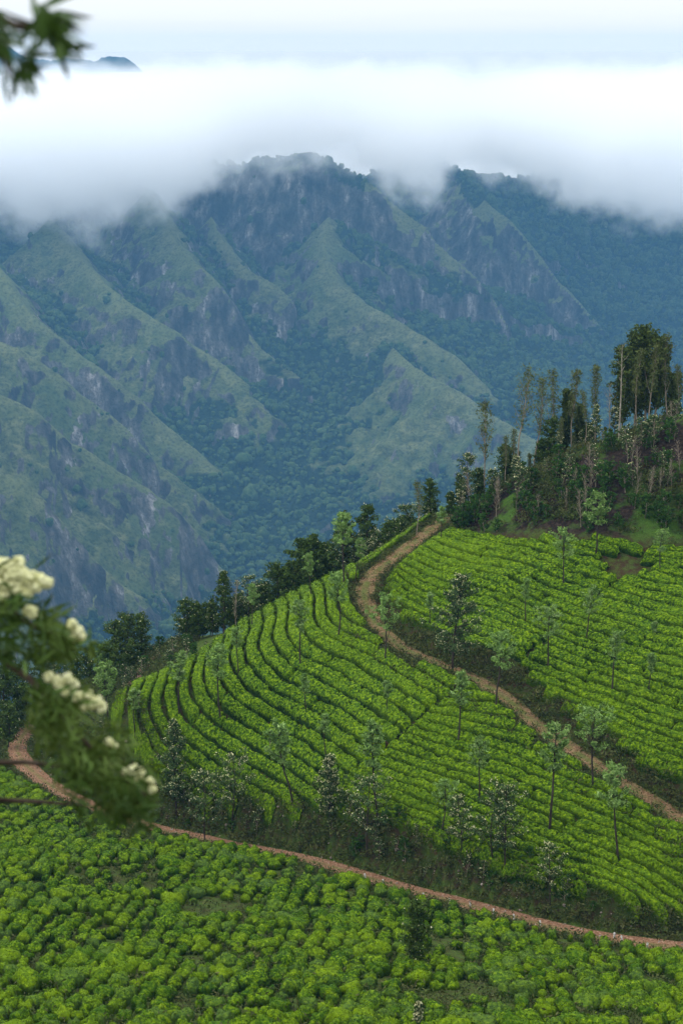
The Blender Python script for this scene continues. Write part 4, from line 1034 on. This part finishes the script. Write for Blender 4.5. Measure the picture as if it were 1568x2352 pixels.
# trees whose feet are hidden: kind, vx, distance, top vy, width, label
TH = [
 ('dark', 428, 232, 1378, 1.0, 'dark tree at the left end of the skyline grove'), ('dark', 455, 231, 1385, .9, 'dark bushy tree second from the left in the skyline grove'),
 ('spire', 487, 229, 1375, 1.0, 'dark tree beside the spire at the left of the skyline grove'), ('spire', 513, 228, 1312, .9, 'tall dark spire tree rising from the left of the skyline grove'),
 ('dark', 540, 229, 1372, .8, 'olive-tinted tree between the spire and the flowering one'), ('watl', 572, 228, 1325, .75, 'pale flowering tree in the skyline grove'),
 ('dark', 600, 229, 1345, .8, 'dark low tree in the middle of the skyline grove'), ('dark', 638, 230, 1298, .95, 'round dark tree with pale tips in the middle of the skyline grove'),
 ('dark', 665, 230, 1320, .8, 'dark tree filling the gap right of the round one'), ('dark', 700, 231, 1238, .72, 'tall ragged dark tree, left one of a pair above the skyline'),
 ('spire', 722, 232, 1225, .9, 'tall ragged dark tree, right one of a pair above the skyline'), ('dark', 748, 232, 1248, .7, 'dark tree right of the tall pair'),
 ('spire', 768, 233, 1262, .9, 'dark narrow tree left of the pale silver oak'), ('spire', 791, 234, 1172, .9, 'dark spire tree standing above the pale silver oak'),
 ('spire', 846, 236, 1158, 1.0, 'dark spire tree with pale tips near the saddle'), ('spire', 872, 237, 1222, .8, 'small dark tree right of the saddle spire'),
 ('dark', 818, 235, 1260, .7, 'low dark tree between the two skyline spires'), ('watl', 932, 238, 1160, .6, 'sparse flowering tree left of the bare one'),
 ('watl', 915, 238, 1200, .7, 'low sparse tree on the skyline before the saddle'), ('dark', 988, 234, 1100, .5, 'flowering round-headed tree at the saddle'),
 ('dark', 265, 236, 1428, .8, 'dark tree above the red earth scar, left of its clump'), ('dark', 292, 234, 1412, .9, 'leaning dark tree above the red earth scar'), ('dark', 325, 236, 1410, .75, 'dark tree with spreading boughs right of the earth scar clump'),
 ('dark', 245, 228, 1480, .8, 'bushy dark tree at the end of the spur'), ('dark', 300, 231, 1480, .8, 'low dark tree on the red earth scar'), ('fshrub', 375, 226, 1510, .8, 'small flowering tree on the red earth scar'), ('fshrub', 400, 228, 1505, .8, 'shrub at the right of the red earth scar'),
 ('dark', 205, 240, 1495, .9, 'dark tree behind the cream blossom'), ('dark', 175, 243, 1500, .9, 'dark tree left of the pale leafy oak'), ('watl', 130, 246, 1500, 1.0, 'grey flowering tree between the blossom sprays'),
 ('dark', 95, 248, 1505, 1.0, 'dark tree under the upper blossom spray'), ('spire', 30, 240, 1520, 1.2, 'big dark tree at the left edge'), ('dark', 5, 236, 1530, 1.0, 'dark tree cut by the left edge'),
 ('dark', 60, 238, 1570, .9, 'dark tree above the hooked end of the lower track'), ('dark', 15, 228, 1620, 1.0, 'low dark tree left of the hooked track end'), ('watl', 150, 236, 1575, 1.0, 'grey-green tree behind the lower blossom spray'),
 ('dark', 195, 226, 1600, .9, 'dark tree at the left foot of the spur'), ('dark', 150, 222, 1660, .9, 'dark bushy tree beside the hooked track end'), ('dark', 215, 214, 1700, .9, 'dark shrubby tree above the curve of the lower track'),
 ('oak', 232, 228, 1478, .6, 'tall thin silver oak behind the left end of the spur'),
 # right hand wood
 ('euc', 1115, 232, 925, .75, 'tall airy tree standing alone at the left of the right wood'), ('euc', 1205, 230, 850, .85, 'tall thin-crowned tree, second in the right wood'),
 ('euc', 1236, 234, 868, .7, 'faint tall tree behind the second one'), ('euc', 1271, 236, 848, .5, 'slim tree with a small dark top'), ('euc', 1318, 232, 850, .62, 'tall pale-trunked tree in the middle of the right wood'),
 ('tall', 1300, 236, 895, .6, 'dark narrow tree in the middle of the right wood'), ('tall', 1330, 238, 930, .6, 'dark narrow tree right of the tall pale trunk'), ('euc', 1372, 231, 838, .5, 'thin reddish tree left of the white trunk'),
 ('pale', 1428, 226, 785, .8, 'bare white-barked dead tree in front of the dark clump'), ('tall', 1432, 234, 800, 1.05, 'dark tree at the left of the tall clump'), ('tall', 1462, 236, 765, 1.05, 'tallest dark tree of the right clump'),
 ('tall', 1485, 235, 752, 1.05, 'tallest peak of the dark clump'), ('tall', 1512, 234, 775, 1.05, 'dark tree at the right of the tall clump'), ('euc', 1470, 229, 800, .5, 'thin tan trunk in front of the dark clump'),
 ('euc', 1500, 229, 790, .55, 'twin thin trunk at the right of the dark clump'), ('euc', 1535, 233, 770, .7, 'bare brownish tree right of the dark clump'), ('euc', 1560, 232, 840, .7, 'brown twiggy tree at the right edge'), ('tall', 1545, 240, 860, 1.05, 'small dark tree near the right edge'),
 ('watl', 1370, 228, 930, .42, 'flowering tree with bright yellow-green tips in the right wood'), ('dark', 1352, 234, 975, .8, 'shadowy tree under the flowering one'),
 ('fshrub', 1400, 227, 985, .7, 'pale leafy shrub left of the white trunk'), ('watl', 1075, 231, 1040, .62, 'dark branching tree with yellow tips at the left of the right wood'), ('dark', 1058, 232, 1090, .6, 'low dark tree right of the saddle'),
 ('watl', 1185, 226, 1048, .5, 'flowering tree bright with yellow tips in the undergrowth'), ('dark', 1100, 233, 1075, .8, 'dark tree under the lone airy one'), ('dark', 1160, 234, 1020, .8, 'brownish tree left of the bright flowering one'),
 ('dark', 1265, 233, 960, .8, 'dark bushy tree with yellow tips below the slim one'), ('dark', 1245, 234, 1010, .8, 'low dark tree in the right wood'), ('dark', 1035, 232, 1130, .7, 'low tree beside the saddle track'),
 ('euc', 1160, 230, 1000, .5, 'thin leaning tree left of the second tall one'), ('euc', 1182, 233, 985, .5, 'thin twiggy tree beside the second tall one'), ('euc', 1290, 229, 960, .5, 'thin twiggy tree in front of the dark narrow one'), ('euc', 1345, 229, 900, .5, 'thin tan tree right of the middle of the wood'), ('bare', 1400, 229, 880, .6, 'bare grey tree left of the white trunk'),
]
rf = random.Random(5)
sky_v = [(250, 1480), (330, 1450), (430, 1400), (520, 1380), (600, 1350), (700, 1275), (790, 1245), (880, 1215), (980, 1160)]
for vx in range(415, 1000, 17):
    vt = np.interp(vx, [a for a, b in sky_v], [b for a, b in sky_v]) + rf.uniform(-12, 32)
    TH.append((rf.choice(['dark', 'dark', 'watl', 'spire']), vx + rf.uniform(-6, 6), rf.uniform(231, 238), vt, .85, f'low tree of the dense skyline grove {"left of the red-brown gap" if vx < 560 else "behind the middle of the spur" if vx < 760 else "approaching the saddle"}'))
for vx in range(1050, 1420, 24):
    vt = np.interp(vx, [1040, 1170, 1300, 1420], [1150, 1060, 985, 950]) + rf.uniform(-25, 30)
    TH.append((rf.choice(['dark', 'watl', 'euc', 'watl']), vx + rf.uniform(-8, 8), rf.uniform(229, 236), vt, .7, f'low twiggy tree of the right wood {"near the saddle" if vx < 1180 else "under the airy trees" if vx < 1310 else "left of the white trunk"}'))
for i, (k, vx, yy, vt, wd, lab) in enumerate(TH):
    tp = at(vx, vt, yy); z = float(H(tp[0], tp[1])); h = tp[2] - z
    if h < .8: continue
    if yy < 250 and vx < 1000 and k in ('dark', 'spire', 'watl'): wd *= 1.35
    nm = {'oak': 'silver_oak', 'watl': 'flowering_tree', 'wat': 'flowering_tree', 'dark': 'dark_tree', 'tall': 'tall_dark_tree', 'spire': 'spire_tree', 'euc': 'tall_thin_tree', 'pale': 'dead_tree', 'bare': 'bare_tree', 'fshrub': 'flowering_shrub'}[k]
    plant(k, (tp[0], tp[1], z), h, lab, 'trees of the right hand wood' if vx > 1000 else 'trees behind the tea hedges', nm, 500 + i, wd, rng.normal(0, .015) if k in ('euc', 'bare') else 0, cat='shrub' if k == 'fshrub' else 'tree')

# saplings and shrubs of the burnt slope
sap = [plant('bare', (0, -200 - i, 0), 4.2, 'x', None, 'bare_sapling', 700 + i, .8) for i in range(4)]
shr = [plant('shrub', (0, -210 - i, 0), 1.8, 'x', None, 'shrub', 720 + i, 1.0, cat='shrub') for i in range(3)] + [plant('fshrub', (0, -215 - i, 0), 2.6, 'x', None, 'flowering_shrub', 730 + i, .9, cat='shrub') for i in range(3)]
def zone(vx): return 'beside the saddle' if vx < 1120 else 'below the airy trees' if vx < 1260 else 'in the middle of the burnt slope' if vx < 1420 else 'on the right part of the burnt slope'
for i in range(22):
    vx = rng.uniform(1045, 1568); top_ = np.interp(vx, [1040, 1170, 1300, 1568], [1175, 1110, 1055, 960]); vy = rng.uniform(top_ + 5, 1212)
    b = hit(vx, vy); copy_tree(sap[i % 4], b, rng.uniform(.5, 1.25), rng.uniform(0, 6.28), f'{"low" if vy > 1160 else "high"} bare grey sapling {zone(vx)}', 'bare saplings on the burnt slope')
for i in range(125):
    vx = rng.uniform(1045, 1568); top_ = np.interp(vx, [1040, 1170, 1300, 1568], [1175, 1110, 1055, 965]); vy = top_ + (1225 - top_) * rng.uniform(0, 1) ** 1.2
    b = hit(vx, vy); k = int(rng.integers(0, 6)) if vy < 1150 else int(rng.integers(0, 3))
    copy_tree(shr[k], b, rng.uniform(.5, 1.35), rng.uniform(0, 6.28), f'{"leafy" if k < 3 else "flowering"} shrub {zone(vx)}', 'shrubs on the burnt slope')
# shrubs along the rocky bank of the lower track
for i in range(165):
    sidx = rng.uniform(8, 215); dist = rng.uniform(2.2, 4.2)
    p = R1s[min(len(R1s) - 2, int(sidx))]; q = R1s[min(len(R1s) - 1, int(sidx) + 1)]; tdir = (q - p)[:2]; tdir /= np.linalg.norm(tdir); nrm = np.array([tdir[1], -tdir[0]])
    x, y = p[:2] + nrm * dist
    copy_tree(shr[int(rng.integers(0, 6))], (x, y, float(H(x, y)) - .1), rng.uniform(.35, .95), rng.uniform(0, 6.28), f'small dark shrub on the lower track bank {"at the right" if x > 12 else "below the middle of the tea slope" if x > -6 else "below the spur" if x > -22 else "near the hooked end"}', 'shrubs on the lower track bank')
for i in range(170):
    vx, vy = rng.uniform(235, 500), rng.uniform(1455, 1600)
    if inpoly(np.array([vx]), np.array([vy]), [(230, 1600), (335, 1560), (440, 1520), (500, 1475), (470, 1455), (380, 1468), (300, 1500), (220, 1560)])[0]:
        b = hit(vx, vy, y0=212); copy_tree(shr[i % 6], b, rng.uniform(.35, 1.0), rng.uniform(0, 6.28), 'small shrub beside the red earth scar', 'shrubs by the earth scar')
for o in sap + shr:
    for ch in list(o.children): bpy.data.objects.remove(ch)
    bpy.data.objects.remove(o)
#@@SMALL
# ------------------------------------------------------------------ undergrowth, stones, marker posts
tuf = []
for s in range(4):
    n = 46; r = np.random.default_rng(s); C = r.normal(0, 1, (n, 3)) * [.28, .28, .10] + [0, 0, .16]
    v, f = leafquads(C, .10, .035, up=0); tuf.append(mesh_np('tuft', v, f, False))
t = M('undergrowth', .8, .1); f_ = t.noise(.9, 4)
MT_UNDER = t.done(t.mix(t.math('MULTIPLY', t.rnd(), .5), t.ramp(f_, [(.35, (.018, .040, .008)), (.55, (.055, .090, .016)), (.75, (.13, .13, .04))]), (.12, .10, .05)))
TUFT = proto_collection('tuft', tuf, MT_UNDER)
NTU = 30000
cx = rng.uniform(-70, 70, NTU * 4); cy = rng.uniform(85, 262, NTU * 4)
e1 = -polydist(cx, cy, R1s)[0]; e2 = -polydist(cx, cy, R2s)[0]
zb = np.interp(cx, [at(1040, 1205, 224)[0], at(1568, 1243, 205.6)[0]], [224, 205.6])
w = np.where(np.abs(e1) < 1.5, 0, np.where((e1 > 0) & (e1 < 5.2), 1.0, np.where((e1 < 0) & (e1 > -3.5), .8, np.where(e1 < 0, .10, 0))))
w = np.maximum(w, ((np.abs(e2) < 3.6) & (np.abs(e2) > .9)) * .8)
w = np.maximum(w, ((cy > zb) & (cx > 13)) * (.30 + 1.5 * fbm(cx * .2, cy * .2, 90, 2)))
w = np.maximum(w, ((e1 > 5) & (cx < -18) & (cy > 208)) * .5)
k_ = (rng.uniform(0, 1, len(cx)) < w) & (np.abs(cx) < cy * .21 + 4)
cx, cy = cx[k_][:NTU], cy[k_][:NTU]; sz = rng.uniform(.7, 1.8, len(cx)); print('tufts', len(cx))
scatter('undergrowth', np.stack([cx, cy, H(cx, cy)], -1), np.stack([sz] * 3, -1), np.stack([0 * sz, 0 * sz, rng.uniform(0, 6.28, len(sz))], -1), rng.integers(0, 4, len(sz)), TUFT,
        label='low grass and weeds on the verges, banks and slopes', category='undergrowth', kind='stuff')
# stones
st = []; v1, f1 = ico(1)
for s in range(3):
    v = v1 * (1 + .35 * n3(v1, 1.2, s * 5 + 90)[:, None]); v[:, 2] *= .7; st.append(mesh_np('stone', v, f1, False))
t = M('stone', .9, .2); MT_STONE = t.done(t.mix(t.rnd(), t.ramp(t.noise(2, 4), [(.35, (.06, .045, .036)), (.65, (.18, .14, .115))]), (.30, .25, .22)))
STC = proto_collection('stone', st, MT_STONE)
NS = 1100; si = rng.uniform(2, len(R1s) - 3, NS); ii = si.astype(int); tdir = (R1s[ii + 1] - R1s[ii])[:, :2]; tdir /= np.linalg.norm(tdir, axis=1)[:, None]
dist = np.where(rng.uniform(0, 1, NS) < .55, rng.uniform(2.2, 4.6, NS), rng.uniform(-1.5, 1.7, NS))
px_, py_ = R1s[ii, 0] + tdir[:, 1] * dist, R1s[ii, 1] - tdir[:, 0] * dist
sz = rng.lognormal(-2.5, .5, NS) * np.where(dist > 2, .8, .7)
scatter('stones', np.stack([px_, py_, H(px_, py_) + .05], -1), np.stack([sz, sz, sz], -1), np.stack([0 * sz, 0 * sz, rng.uniform(0, 6.28, NS)], -1), rng.integers(0, 3, NS), STC,
        label='loose stones along the lower track and its bank', category='stones', kind='stuff')
# whitewashed marker posts on the outer edge of the lower track
t = M('whitewash', .8, .2); MT_POST = t.done(t.ramp(t.noise(6, 4), [(.35, (.28, .27, .25)), (.6, (.62, .61, .58))]))
posts = [(838, 2021), (879, 2034), (971, 2066), (1031, 2079), (1079, 2089), (1132, 2103), (1179, 2115), (1239, 2130), (1409, 2158), (1426, 2165), (1485, 2180), (645, 1975)]
for i, (vx, vy) in enumerate(posts):
    b = hit(vx, vy)
    h = .55; P = [(0, 0, -.2), (0, 0, 0), (.01, 0, h * .5), (.02 * (i % 3 - 1), 0, h), (.02 * (i % 3 - 1), 0, h + .04)]
    v, f = tube(P, [.085, .085, .08, .075, .03], 7)
    o = obj('marker_post', mesh_np('marker_post', v, f), MT_POST, loc=b)
    o['label'] = ('leftmost' if i == 11 else ORD[i] if i < 11 else '') + (' marker post of the lower track' if i == 11 else ' white marker post along the lower track, counted from the second dip') if i == 11 else f'{ORD[i + 1]} short white marker post from the left along the lower track'
    o['category'] = 'post'; o['group'] = 'white marker posts along the lower track'
#@@FOREGROUND
# ------------------------------------------------------------------ blossoming branches close to the camera
def fg_pt(vx, vy, d): return np.array(at(vx, vy, d))
ML_FG = leafmat('near_leaves', [(.3, (.012, .030, .006)), (.5, (.040, .080, .014)), (.7, (.11, .16, .035))], .5)
MB_FG = barkmat('branch_bark', (.025, .018, .014), (.08, .06, .045))
t = M('near_blossom', .8, .1); MFL2 = t.done(t.ramp(t.noise(40, 2), [(.35, (.56, .56, .26)), (.65, (.80, .79, .48))]))
fgt = bpy.data.objects.new('blossoming_tree', None); COL.objects.link(fgt)
gz = float(H(-2.6, 6.2)); fgt.location = (-2.6, 6.2, gz)
fgt['label'] = 'out-of-focus tree with cream blossom reaching in from the left edge'; fgt['category'] = 'tree'
org = np.array([-2.6, 6.2, gz])
trunk = np.array([[-2.6, 6.2, gz - .4], [-2.55, 6.2, gz + 1], [-2.5, 6.15, -1.6], [-2.35, 6.1, -.4], [-2.2, 6.05, .8], [-2.0, 6.0, 1.8]])
v, f = tube(trunk, [.16, .14, .12, .09, .06, .03], 9); obj('trunk', mesh_np('trunk', v - org, f), MB_FG, fgt)
br = {  # polylines in reading pixels, with distance
 'a': [(-160, 1330, 6.0), (-60, 1350, 5.9), (20, 1400, 5.8), (80, 1440, 5.75), (150, 1465, 5.7), (185, 1480, 5.7)],
 'b': [(-160, 1430, 6.1), (0, 1510, 5.9), (70, 1560, 5.8), (140, 1640, 5.7), (210, 1720, 5.65), (290, 1790, 5.6), (350, 1840, 5.6)],
 'c': [(-200, 1745, 6.3), (-60, 1755, 6.1), (60, 1750, 6.0), (150, 1762, 5.9), (230, 1800, 5.8)],
 'd': [(-200, 1850, 6.2), (0, 1838, 6.1), (100, 1842, 6.0), (190, 1850, 5.9)],
 'e': [(-500, -160, 4.6), (-60, 20, 3.6), (40, 60, 3.5), (120, 65, 3.4), (150, 80, 3.4)],
 'f': [(-500, 20, 4.6), (-60, 90, 3.6), (10, 120, 3.45), (25, 170, 3.4)],
}
wood = []
starts = {'a': trunk[3], 'b': trunk[3] - [0, 0, .25], 'c': trunk[2] + [0, 0, .3], 'd': trunk[2], 'e': trunk[5], 'f': trunk[4] + [.1, 0, .6]}
for k, pl in br.items():
    P = np.array([starts[k]] + [fg_pt(*p) for p in pl]); n = len(P)
    wood.append(tube(P, np.linspace(.016, .004, n), 6))
v, f = join(wood); obj('branches', mesh_np('branches', v - org, f), MB_FG, fgt)
def sickle(C, D, L, W, r):
    """long bent leaves: three quads each"""
    n = len(C); D = D / np.linalg.norm(D, axis=1)[:, None]
    s = np.cross(D, r.normal(0, 1, (n, 3))); s /= np.linalg.norm(s, axis=1)[:, None]; b = np.cross(D, s)
    V = []
    for u, w in ((0, .25), (.33, 1.0), (.68, .8), (1.0, .08)):
        c = C + D * (L * u)[:, None] + b * (L * .22 * u * u)[:, None]
        V += [c - s * (W * w)[:, None], c + s * (W * w)[:, None]]
    V = np.stack(V, 1)
    F = np.array([[0, 1, 3, 2], [2, 3, 5, 4], [4, 5, 7, 6]])[None] + np.arange(n)[:, None, None] * 8
    return V.reshape(-1, 3), F.reshape(-1, 4)
r = np.random.default_rng(3)
def sprays(blobs, total, D0=5.75):
    w = np.array([b[3] for b in blobs], float); w /= w.sum(); C = []
    for (vx, vy, rad, _), q in zip(blobs, w):
        n = int(total * q); sub = r.normal(0, 1, (max(2, n // 22), 2)) * rad * .55
        d = sub[r.integers(0, len(sub), n)] + r.normal(0, 1, (n, 2)) * rad * .20
        C.append(np.stack([at(vx + a, vy + b_, D0 * (1 + r.normal(0, .028))) for a, b_ in d]))
    return np.vstack(C)
BL = [(20, 1400, 55, 1.1), (75, 1440, 60, 1.2), (130, 1465, 45, .9), (165, 1475, 35, .5), (10, 1480, 55, .6), (55, 1535, 45, .15), (125, 1600, 50, 1.1), (150, 1660, 65, 1.8), (200, 1700, 60, 1.5), (175, 1750, 60, 1.3),
      (250, 1760, 65, 1.7), (290, 1800, 60, 1.7), (240, 1830, 55, 1.5), (300, 1850, 45, 1.1), (120, 1690, 45, .8), (-40, 1400, 80, 1)]
C = sprays(BL, 3000); D = r.normal(0, 1, (len(C), 3)) + [.55, 0, -.55]
v, f = sickle(C, D, r.uniform(.04, .08, len(C)), r.uniform(.0032, .006, len(C)), r)
BT = [(95, 40, 30, .8), (130, 55, 28, .8), (150, 85, 22, .5), (15, 95, 34, .9), (65, 100, 24, .6), (20, 165, 26, .4), (-40, 60, 50, .8), (15, 15, 25, .3)]
C2 = sprays(BT, 150, 3.4); D2 = r.normal(0, .8, (len(C2), 3)) + [.5, 0, -.9]
v2, f2 = sickle(C2, D2, r.uniform(.04, .07, len(C2)), r.uniform(.0045, .0075, len(C2)), r)
V_, F_ = join([(v, f), (v2, f2)]); obj('leaves', mesh_np('leaves', V_ - org, F_), ML_FG, fgt)
FLV = [(15, 1300, 24), (40, 1295, 22), (-5, 1330, 26), (30, 1335, 24), (62, 1330, 20), (85, 1345, 20), (108, 1340, 16), (65, 1360, 18), (5, 1350, 20), (72, 1405, 20), (165, 1435, 14), (180, 1450, 12), (170, 1465, 10), (188, 1462, 8),
       (115, 1555, 14), (130, 1565, 15), (155, 1560, 18), (170, 1572, 12), (180, 1600, 14), (205, 1600, 16), (222, 1612, 16), (235, 1625, 14), (190, 1625, 12), (250, 1703, 8), (262, 1712, 7), (305, 1770, 16), (322, 1775, 14), (285, 1775, 9), (345, 1795, 9), (350, 1812, 9), (290, 1790, 8), (-20, 1310, 30), (150, 1590, 9), (25, 1315, 26), (50, 1318, 24), (75, 1325, 18), (95, 1335, 18), (10, 1365, 18), (45, 1350, 18), (212, 1618, 16), (140, 1575, 14), (315, 1785, 14)]
FC = []
for vx, vy, rad in FLV:
    n = int(22 * (rad / 14) ** 1.6) + 8; rad *= .82
    d = r.normal(0, 1, (n, 3)); d /= np.linalg.norm(d, axis=1)[:, None]; d *= r.uniform(.2, 1, (n, 1))
    c0 = at(vx, vy, 5.62); FC.append(c0 + d * rad / FV * 5.6 * .95)
FC = np.vstack(FC)
hv_, hf_ = ico(1); fv = (FC[:, None] + hv_[None] * r.uniform(.006, .011, (len(FC), 1, 1))).reshape(-1, 3); ff = (hf_[None] + np.arange(len(FC))[:, None, None] * len(hv_)).reshape(-1, 3)
obj('blossom', mesh_np('blossom', fv - org, ff), MFL2, fgt)
#@@CLOUDS
# ------------------------------------------------------------------ haze and cloud
def vol_box(name, lo, hi, mat, **tags):
    x0, y0, z0 = lo; x1, y1, z1 = hi
    V = [(x0, y0, z0), (x1, y0, z0), (x1, y1, z0), (x0, y1, z0), (x0, y0, z1), (x1, y0, z1), (x1, y1, z1), (x0, y1, z1)]
    F = [(0, 3, 2, 1), (4, 5, 6, 7), (0, 1, 5, 4), (1, 2, 6, 5), (2, 3, 7, 6), (3, 0, 4, 7)]
    return obj(name, mesh_np(name, V, F, False), mat, **tags)
def volmat(name, color, dens, anis=0.0):
    m = bpy.data.materials.new(name); m.use_nodes = True; n = m.node_tree.nodes; n.clear()
    o = n.new('ShaderNodeOutputMaterial'); v = n.new('ShaderNodeVolumePrincipled')
    v.inputs['Color'].default_value = tuple(color) + (1,); v.inputs['Density'].default_value = dens; v.inputs['Anisotropy'].default_value = anis
    m.node_tree.links.new(v.outputs[0], o.inputs['Volume'])
    return m, v
hm, hv = volmat('haze', (0.20, 0.51, 0.90), 0.000084)
vol_box('haze', (-2600, -60, -760), (2800, 4990, 34), hm, kind='stuff')

cm, cv = volmat('cloud', (0.974, 0.981, 0.989), 0.02)
n, l = cm.node_tree.nodes, cm.node_tree.links
g = n.new('ShaderNodeNewGeometry'); sx = n.new('ShaderNodeSeparateXYZ'); l.new(g.outputs['Position'], sx.inputs[0])
def mth(op, a, b=0.0, c=None, clamp=False):
    x = n.new('ShaderNodeMath'); x.operation = op; x.use_clamp = clamp
    for i, v in enumerate((a, b) if c is None else (a, b, c)):
        if hasattr(v, 'is_output'): l.new(v, x.inputs[i])
        else: x.inputs[i].default_value = v
    return x.outputs[0]
base = n.new('ShaderNodeFloatCurve')      # height of the cloud base against x
xr = mth('DIVIDE', mth('ADD', sx.outputs[0], 1000), 2000, None, True)
cu = base.mapping.curves[0]
pts = [(0.0, -262), (0.28, -268), (0.36, -262), (0.385, -215), (0.43, -180), (0.50, -168), (0.56, -215), (0.60, -190), (0.66, -215), (0.75, -262), (0.85, -268), (1.0, -262)]
for i, (a, b) in enumerate(pts):
    if i < 2: cu.points[i].location = (a, (b + 300) / 200)
    else: cu.points.new(a, (b + 300) / 200)
cu.points[0].location = (pts[0][0], (pts[0][1] + 300) / 200)
base.mapping.update(); l.new(xr, base.inputs['Value'])
bz = mth('ADD', mth('MULTIPLY', base.outputs[0], 200), -300)
nt = n.new('ShaderNodeTexNoise'); nt.inputs['Scale'].default_value = 0.0075; nt.inputs['Detail'].default_value = 5; nt.inputs['Roughness'].default_value = .6
l.new(g.outputs['Position'], nt.inputs['Vector'])
hgt = mth('SUBTRACT', sx.outputs[2], bz)
nt2 = n.new('ShaderNodeTexNoise'); nt2.inputs['Scale'].default_value = 0.017; nt2.inputs['Detail'].default_value = 4; l.new(g.outputs['Position'], nt2.inputs['Vector'])
hgt = mth('ADD', hgt, mth('MULTIPLY', mth('SUBTRACT', nt.outputs[0], 0.5), 300))
hgt = mth('ADD', hgt, mth('MULTIPLY', mth('SUBTRACT', nt2.outputs[0], 0.5), 200))
dn = mth('DIVIDE', hgt, 55, None, True)
topf = mth('DIVIDE', mth('SUBTRACT', mth('SUBTRACT', -40, mth('MULTIPLY', mth('SUBTRACT', nt.outputs[0], .5), 240)), sx.outputs[2]), 130, None, True)
dens = mth('MULTIPLY', mth('MULTIPLY', dn, dn), mth('MULTIPLY', topf, 0.016))
l.new(dens, cv.inputs['Density'])
co = vol_box('cloud_bank', (-1500, 3000, -330), (1700, 4700, 28), cm, label='thick white cloud bank draped over the mountain tops', category='cloud', kind='stuff')
cm.cycles.volume_step_rate = 0.14

dm = M('cloud_deck', 1.0, 0.0)
dmm = dm.done((0.51, 0.51, 0.52))
xs_ = np.linspace(-16000, 16000, 420); ys_ = np.geomspace(4720, 55000, 120)
XX2, YY2 = np.meshgrid(xs_, ys_, indexing='ij')
ZZ2 = -175 + 36 * fbm(XX2 / 1300, YY2 / 2500, 400, 4) * ss(50000, 20000, YY2) + 120 * ss(14000, 45000, YY2)
ZZ2 = ZZ2 + 26 * fbm(XX2 / 330, YY2 / 900, 420, 3) * ss(9000, 11000, YY2) * ss(40000, 20000, YY2)
obj('cloud_deck', mesh_np('cloud_deck', np.stack([XX2, YY2, ZZ2], -1), grid_faces(420, 120)), dmm, kind='structure')
#@@END
